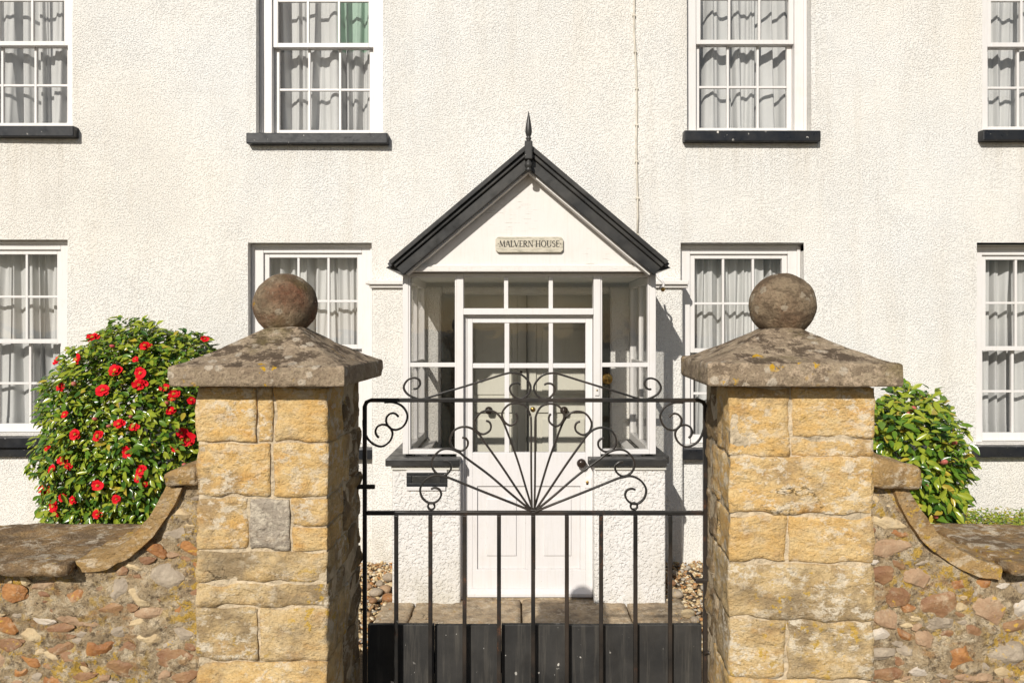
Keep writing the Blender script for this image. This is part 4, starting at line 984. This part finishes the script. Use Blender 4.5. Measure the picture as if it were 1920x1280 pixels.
# ------------------------------------------------------------------ wrought iron gate
DG = 2.25
gate = empty('gate', (0, DG, 0)); gate.location = (0, 0, 0); tag(gate, 'black wrought iron garden gate with fan scrolls and boarded foot', 'gate')
def G(x, y): return np.array((PX(x, DG), PZ(y, DG)))
def Gz(zx, zy): return G(640 + zx / 2.6667, 680 + zy / 2.6667)
IR = M['iron']; zbot = .05
gl, gr, gt, gm = G(684, 0)[0], G(1322, 0)[0], PZ(750, DG), PZ(961, DG); rad = .018
fr = [(gl, zbot), (gl, gt - rad), (gl + rad * .3, gt - rad * .3), (gl + rad, gt), (gr - rad, gt), (gr - rad * .3, gt - rad * .3), (gr, gt - rad), (gr, zbot)]
ribbon('gate_frame', fr, .0115, .0125, DG, IR, gate)
boxes('mid_rail', [(gl + .0062, gr - .0062, DG - .008, DG + .008, gm - .006, gm + .006)], IR, gate, 0.002)
boxes('bottom_rail', [(gl + .0062, gr - .0062, DG - .008, DG + .008, .12, .136)], IR, gate, 0.002)
for p in (743, 807, 870.5, 935, 999, 1063, 1127, 1191, 1256.5):
    x = G(p, 0)[0] + random.uniform(-.001, .001); boxes('bar', [(x - .0059, x + .0059, DG - .0059, DG + .0059, .137, gm - .0065)], IR, gate, 0.002)
org = (950, 737)
mirr = 957.0
SCR = [  # spoke, then scroll (zoomed picture units)
    [org, (860, 700), (700, 637), (560, 580), (520, 567), (470, 560), (425, 580), (397, 622), (405, 668), (440, 697), (478, 690), (500, 660), (493, 632), (470, 622), (450, 627)],
    [org, (850, 655), (740, 560), (625, 475), (590, 447), (545, 430), (500, 434), (463, 468), (453, 510), (473, 548), (512, 562), (543, 540), (549, 512), (530, 493), (510, 490)],
    [org, (890, 650), (800, 515), (715, 395), (690, 360), (655, 330), (610, 320), (565, 338), (543, 385), (557, 425), (595, 441), (627, 422), (633, 395), (620, 377), (604, 374)],
    [(956, 737), (930, 650), (880, 485), (825, 335), (803, 285), (775, 252), (738, 240), (695, 252), (666, 295), (675, 340), (707, 358), (740, 342), (748, 318), (740, 298), (723, 290)],
    [(953, 735), (950, 600), (949, 450), (949, 300), (943, 255), (920, 215), (880, 200), (835, 210), (804, 250), (815, 292), (845, 312), (874, 295), (881, 275), (877, 258), (870, 250)]]
for i, P in enumerate(SCR):
    dy = (-.007, -.002, .003, .008, -.004)[i]
    for mr in (0, 1):
        pts = [Gz(2 * mirr - a + 4 if mr else a, b + (4 if mr else 0) * (1 if b < 700 else 1)) for a, b in P]
        ribbon('fan_scroll', catmull(pts, 6), .0058, .010, DG + dy + .0004 * mr, IR, gate)
CR = [(360, 130), (378, 128), (394, 108), (388, 84), (362, 75), (330, 88), (312, 122), (330, 155), (370, 176), (410, 180), (520, 147), (700, 92), (820, 55), (862, 50), (905, 62), (937, 95), (947, 125), (935, 156), (905, 178), (872, 174), (848, 150), (843, 122), (858, 104), (880, 101), (896, 108)]
for mr in (0, 1): ribbon('crest_scroll', catmull([Gz(2 * mirr - 4 - a if mr else a, b + (2 if mr else 0)) for a, b in CR], 6), .0058, .010, DG + .0004 * mr, IR, gate)
C1 = [(215, 197), (262, 198), (305, 217), (330, 258), (322, 300), (295, 328), (258, 333), (230, 310), (225, 278), (243, 255), (268, 253), (287, 270)]
C2 = [(110, 285), (113, 330), (132, 378), (165, 408), (205, 417), (242, 392), (256, 352), (240, 320), (210, 308), (182, 318), (171, 342), (177, 362), (188, 374)]
for P in (C1, C2):
    for mr in (0, 1): ribbon('corner_scroll', catmull([Gz(1925 - a if mr else a, b + (2 if mr else 0)) for a, b in P], 6), .0056, .010, DG + .0003 * mr, IR, gate)
for a in (450, 1463):
    ring = [Gz(a + 17 * math.cos(k / 14 * 6.2832), 716 + 17 * math.sin(k / 14 * 6.2832)) for k in range(15)]
    ribbon('ring', ring, .0055, .009, DG + .0006, IR, gate)
boxes('boss', [(G(999, 0)[0] - .013, G(999, 0)[0] + .013, DG - .012, DG + .012, gm + .0065, gm + .013)], IR, gate, 0.003)
# boarded lower half behind the bars
zb1 = PZ(1168, 2.29); bw = (gr - gl - .004) / 5
for i in range(5):
    a = gl + .002 + i * bw; boxes('board', [(a + .0008, a + bw - .0008, 2.278 + .0006 * (i % 2), 2.296, .06, zb1 - .002 * (i % 2))], M['board'], gate, 0.002)
for z in (.22, .82): boxes('batten', [(gl + .02, gr - .02, 2.2975, 2.315, z, z + .06)], M['board'], gate, 0.002)
# hinge pins and latch
hz = PZ(912, DG)
boxes('hinge', [(gl - .052, gl + .03, DG - .006, DG + .006, hz - .0065, hz + .0065), (gl - .040, gl - .028, DG - .010, DG + .008, hz - .018, hz + .03)], IR, gate, 0.003)
hz = PZ(1088, DG)
boxes('latch', [(gr - .028, gr + .030, DG - .007, DG + .007, hz - .007, hz + .007), (gr + .012, gr + .026, DG - .012, DG + .012, hz - .016, hz + .016)], IR, gate, 0.003)
tube('latch_handle', catmull([(gr - .028, DG, hz + .002), (gr - .036, DG - .004, hz + .010), (gr - .044, DG - .006, hz + .022), (gr - .054, DG - .006, hz + .024)], 4), .004, IR, gate)
hz = PZ(1225, DG)
tube('hook', catmull([(gr - .004, DG - .01, hz + .006), (gr + .004, DG - .022, hz + .014), (gr + .018, DG - .026, hz + .004), (gr + .028, DG - .022, hz - .014), (gr + .045, DG - .01, hz - .032)], 5), .0055, IR, gate)

# ------------------------------------------------------------------ shrubs
def leaf_geo(L, W, fold, curl):
    rows = [(0, .12), (.2, .72), (.45, 1), (.7, .78), (.9, .32), (1, .02)]; v = []; f = []
    for t, w in rows:
        z = -curl * t * t * L
        for s in (-1, 0, 1): v.append((s * w * W / 2, t * L, z + abs(s) * w * fold * W))
    for i in range(5):
        for k in range(2): f.append((i * 3 + k, i * 3 + k + 1, i * 3 + 4 + k, i * 3 + 3 + k))
    return v, f
LEAFV = []
def shrub(name, label, c, half, n, leafL, mats, weights, seed, blossoms, lumps, group, stem_z0):
    r = random.Random(seed); root = empty(name, (c.x, c.y, 0)); root.location = (0, 0, 0); tag(root, label, 'shrub', group)
    so = Vector((seed, seed * .7, 3))
    variants = [leaf_geo(leafL * r.uniform(.85, 1.15), leafL * r.uniform(.40, .52), r.uniform(.12, .32), r.uniform(-.05, .35)) for _ in range(5)]
    def surf(d):
        e = 2.5; k = (abs(d.x / half.x) ** e + abs(d.y / half.y) ** e + abs(d.z / half.z) ** e) ** (-1 / e)
        return k * (1 + lumps * noise.noise(d * 2.2 + so) + lumps * .8 * noise.noise(d * 5.5 + so))
    leaves = []
    while len(leaves) < n:
        d = Vector((r.gauss(0, 1), r.gauss(0, 1), r.gauss(0, 1))).normalized()
        d = Vector((d.x * half.x, d.y * half.y, d.z * half.z)).normalized()
        if d.y > .55: continue
        dep = r.random() ** 1.7; k = surf(d) * (1.03 - .46 * dep); p = c + d * k
        if p.y > YW - .10: continue
        if p.z < stem_z0: continue
        out = (d + Vector((0, -.15, .1))).normalized(); rv = Vector((r.uniform(-1, 1), r.uniform(-1, 1), r.uniform(-1, 1)))
        nrm = (out * .45 + Vector((-.15, -.42, .62)) + rv * .62).normalized(); ax = out * .8 + Vector((r.uniform(-1, 1), r.uniform(-1, 1), r.uniform(-.9, .35)))
        ax = (ax - nrm * ax.dot(nrm)).normalized(); xx = ax.cross(nrm)
        Mx = Matrix((xx, ax, nrm)).transposed(); s = r.uniform(.6, 1.2)
        leaves.append((p, Mx, s, r.randrange(5), r.choices(range(len(mats)), weights)[0], dep, -(p - Vector((0, 0, EYE))).length + (-.6 * dep)))
    leaves.sort(key=lambda q: q[5] * .5 + (q[0].y - c.y) * .8)
    near = leaves[:300]; rest = leaves[300:]
    cache = {}
    for (p, Mx, s, vi, mi, dep, k) in near:
        key = (vi, mi)
        if key not in cache:
            v, f = variants[vi]; me = bpy.data.meshes.new('leaf'); me.from_pydata(v, [], f); me.materials.append(mats[mi]); me.polygons.foreach_set('use_smooth', [True] * len(f)); cache[key] = me
        o = bpy.data.objects.new('leaf', cache[key]); COL.objects.link(o); o.parent = root; mw = Mx.to_4x4(); mw.translation = p; o.matrix_local = mw @ Matrix.Scale(s, 4)
    V = []; Fc = []; MI = []; off = 0
    for (p, Mx, s, vi, mi, dep, k) in rest:
        v, f = variants[vi]; R = np.array(Mx); V.append((np.array(v) * s) @ R.T + np.array(p)); Fc += [tuple(i + off for i in q) for q in f]; off += len(v); MI += [mi] * len(f)
    fo = from_py('foliage', np.concatenate(V).tolist(), Fc, mats, root, None, True, 0, MI); fo['kind'] = 'stuff'
    # stems
    v = []; f = []
    for i in range(16):
        a = r.uniform(0, 6.28); b0 = Vector((c.x + .08 * math.cos(a), c.y + .06 * math.sin(a), -.03)); d = Vector((math.cos(a) * half.x * r.uniform(.3, .9), math.sin(a) * half.y * .7, half.z * r.uniform(-.1, .85)))
        e = c + d; mid = (b0 + e) / 2 + Vector((r.uniform(-.1, .1), r.uniform(-.05, .05), r.uniform(0, .2))); pts = catmull([b0, mid, e], 5)
        tv, tf = tube_geo([Vector(q) for q in pts], [.017 * (1 - .75 * k / (len(pts) - 1)) for k in range(len(pts))], 6); f += [tuple(k + len(v) for k in q) for q in tf]; v += tv
    from_py('trunk', v, f, M['bark'], root, None, True)
    # blossoms
    def flower_mesh(i, R_):
        q = random.Random(900 + i); v = []; f = []; mi = []
        for ring, (cnt, rr, tilt) in enumerate(((6, 1.0, .35), (5, .78, .75), (4, .5, 1.15))):
            for k in range(cnt):
                a = 2 * math.pi * (k + .5 * ring) / cnt + q.uniform(-.35, .35); tl = tilt + q.uniform(-.4, .35); rr0 = rr; rr = rr * q.uniform(.72, 1.12); b = len(v)
                for t, w in ((.12, .22), (.5, .95), (.82, 1.0), (1.0, .5)):
                    for s in (-1, 0, 1):
                        ra = rr * R_ * t; x = s * w * rr * R_ * .46; h = ra * math.sin(tl) * (1 - .35 * t) - abs(s) * .0 + .12 * R_ * (1 - abs(s)) * -1 * t + .24 * R_ * noise.noise(Vector((k * 1.7 + i, ring * 2.3, t * 2.2 + s * 1.3)))
                        cr = ra * math.cos(tl); v.append((cr * math.cos(a) - x * math.sin(a), cr * math.sin(a) + x * math.cos(a), h))
                rr = rr0
                for j in range(3):
                    for s in range(2): f.append((b + j * 3 + s, b + j * 3 + s + 1, b + j * 3 + 4 + s, b + j * 3 + 3 + s)); mi.append(0)
        for k in range(9):
            a = k * 2.4; rr = .17 * R_ * math.sqrt(k / 9); b = len(v); x, y = rr * math.cos(a), rr * math.sin(a); w = .035 * R_
            for (dx_, dy_) in ((-w, -w), (w, -w), (w, w), (-w, w)): v.append((x + dx_ * .5, y + dy_ * .5, 0)); 
            for (dx_, dy_) in ((-w, -w), (w, -w), (w, w), (-w, w)): v.append((x * 1.3 + dx_, y * 1.3 + dy_, .36 * R_))
            for qd in ((0, 1, 5, 4), (1, 2, 6, 5), (2, 3, 7, 6), (3, 0, 4, 7), (4, 5, 6, 7)): f.append(tuple(b + e for e in qd)); mi.append(1)
        me = bpy.data.meshes.new('flower'); me.from_pydata(v, [], f); me.materials.append(M['petal']); me.materials.append(M['stamen']); me.polygons.foreach_set('material_index', mi); me.polygons.foreach_set('use_smooth', [True] * len(f)); return me
    fm = [flower_mesh(i, 1.0) for i in range(7)]
    bmesh_bud = None
    for i, (a, b, rad_, kind) in enumerate(blossoms):
        D = c.y
        for _ in range(6):
            p = Vector((PX(a, D), 0, PZ(b, D))); u = (p.x - c.x) / half.x; w = (p.z - c.z) / half.z; q = max(0.05, 1 - abs(u) ** 2.5 - abs(w) ** 2.5); D = c.y - half.y * q ** (1 / 2.5) * 1.03 - .01
        p = Vector((PX(a, D), D, PZ(b, D))); R_ = rad_ / F * D; d = (p - c); d = Vector((d.x / half.x ** 2, d.y / half.y ** 2 * .9, d.z / half.z ** 2)).normalized()
        d = (d * .7 + Vector((-.1, -.75, .25)) + Vector((r.uniform(-.4, .4), 0, r.uniform(-.4, .4)))).normalized()
        if kind == 'f': o = bpy.data.objects.new('flower', fm[i % 7])
        else:
            if bmesh_bud is None:
                me = rock_mesh('bud', 5, 2, 0, .1); me.materials.append(M['bud']); bmesh_bud = me
            o = bpy.data.objects.new('bud', bmesh_bud); R_ *= .6
        COL.objects.link(o); o.parent = root; o.location = p; o.rotation_euler = d.to_track_quat('Z', 'Y').to_euler(); sq = r.uniform(.72, 1.1); o.scale = (R_ * r.uniform(.85, 1.15), R_ * sq, R_ * (r.uniform(.8, 1.5) if kind == 'f' else 1.3))
    return root
Z3 = [(410, 165, 13), (712, 208, 13), (655, 285, 7), (215, 290, 13), (320, 290, 15), (540, 350, 15), (680, 365, 14), (678, 430, 15), (228, 440, 12), (468, 462, 15), (870, 485, 15), (818, 450, 11), (855, 578, 13), (252, 602, 12), (563, 655, 12), (645, 668, 12), (312, 712, 14), (440, 718, 13),
      (955, 745, 18), (880, 795, 9), (605, 815, 12), (235, 865, 11), (270, 895, 10), (180, 912, 11), (685, 920, 13), (672, 968, 9), (712, 998, 7), (438, 1005, 15), (135, 1033, 14), (235, 1070, 9), (300, 1085, 11), (185, 1120, 13), (205, 1165, 11), (440, 1170, 12), (1048, 170, 9), (915, 705, 11), (970, 520, 10), (545, 1080, 9), (152, 790, 8)]
bl = [(40 + a / 3.047, 580 + b / 3.047, r, 'f') for a, b, r in Z3] + [(40 + a / 3.047, 580 + b / 3.047, 7, 'b') for a, b in ((520, 210), (300, 425), (625, 612), (500, 665), (895, 690), (930, 885), (420, 625), (830, 535))]
LM = [M['lf1'], M['lf2'], M['lf3'], M['lf4']]
cL_ = Vector((PX(258, 5.5), 5.54, .985))
shrub('camellia_bush', 'large rounded camellia bush covered in red blossoms behind the left wall', cL_, Vector((.625, .47, .89)), 17500, .067, LM, [1.6, 3.2, 4.0, .25], 21, bl, .12, 'flowering shrubs by the house', .12)
cR_ = Vector((PX(1700, 5.72), 5.74, .785))
bl2 = [(1712, 766, 9, 'b'), (1770, 866, 11, 'b'), (1736, 911, 8, 'b'), (1790, 830, 8, 'b'), (1755, 968, 7, 'b'), (1703, 775, 6, 'b'), (1802, 815, 5, 'b')]
shrub('camellia_bush', 'smaller yellow green camellia bush with few pink buds behind the right wall', cR_, Vector((.385, .34, .57)), 3800, .084, LM, [1.5, 3.0, 3.8, .6], 33, bl2, .19, 'flowering shrubs by the house', .10)
def hedge():
    r = random.Random(4); root = empty('low_hedge', (0, 0, 0)); tag(root, 'low clipped yellow green hedge behind the right wall', 'hedge')
    v0, f0 = leaf_geo(.026, .013, .2, .1); V = []; Fc = []; MI = []; off = 0
    for i in range(9000):
        x = r.uniform(3.12, 5.4); y = r.uniform(5.45, 6.1); h = .43 + .03 * noise.noise(Vector((x * 4, y * 4, 0))); z = h - .10 * r.random() ** 2 - max(0, (5.6 - y)) * .5
        d = Vector((r.uniform(-1, 1), r.uniform(-1, 1), r.uniform(.2, 1))).normalized(); n_ = Vector((r.uniform(-.6, .6), r.uniform(-.8, .3), 1)).normalized(); d = (d - n_ * d.dot(n_)).normalized(); R = np.array(Matrix((d.cross(n_), d, n_)).transposed())
        V.append(np.array(v0) @ R.T + np.array((x, y, z))); Fc += [tuple(k + off for k in q) for q in f0]; off += len(v0); MI += [r.choice((1, 2, 2, 2, 3))] * len(f0)
    fo = from_py('foliage', np.concatenate(V).tolist(), Fc, LM, root, None, True, 0, MI); fo['kind'] = 'stuff'
    boxes('stems', [(3.18, 5.35, 5.56, 6.05, -.03, .30)], M['bark'], root, .02)
hedge()
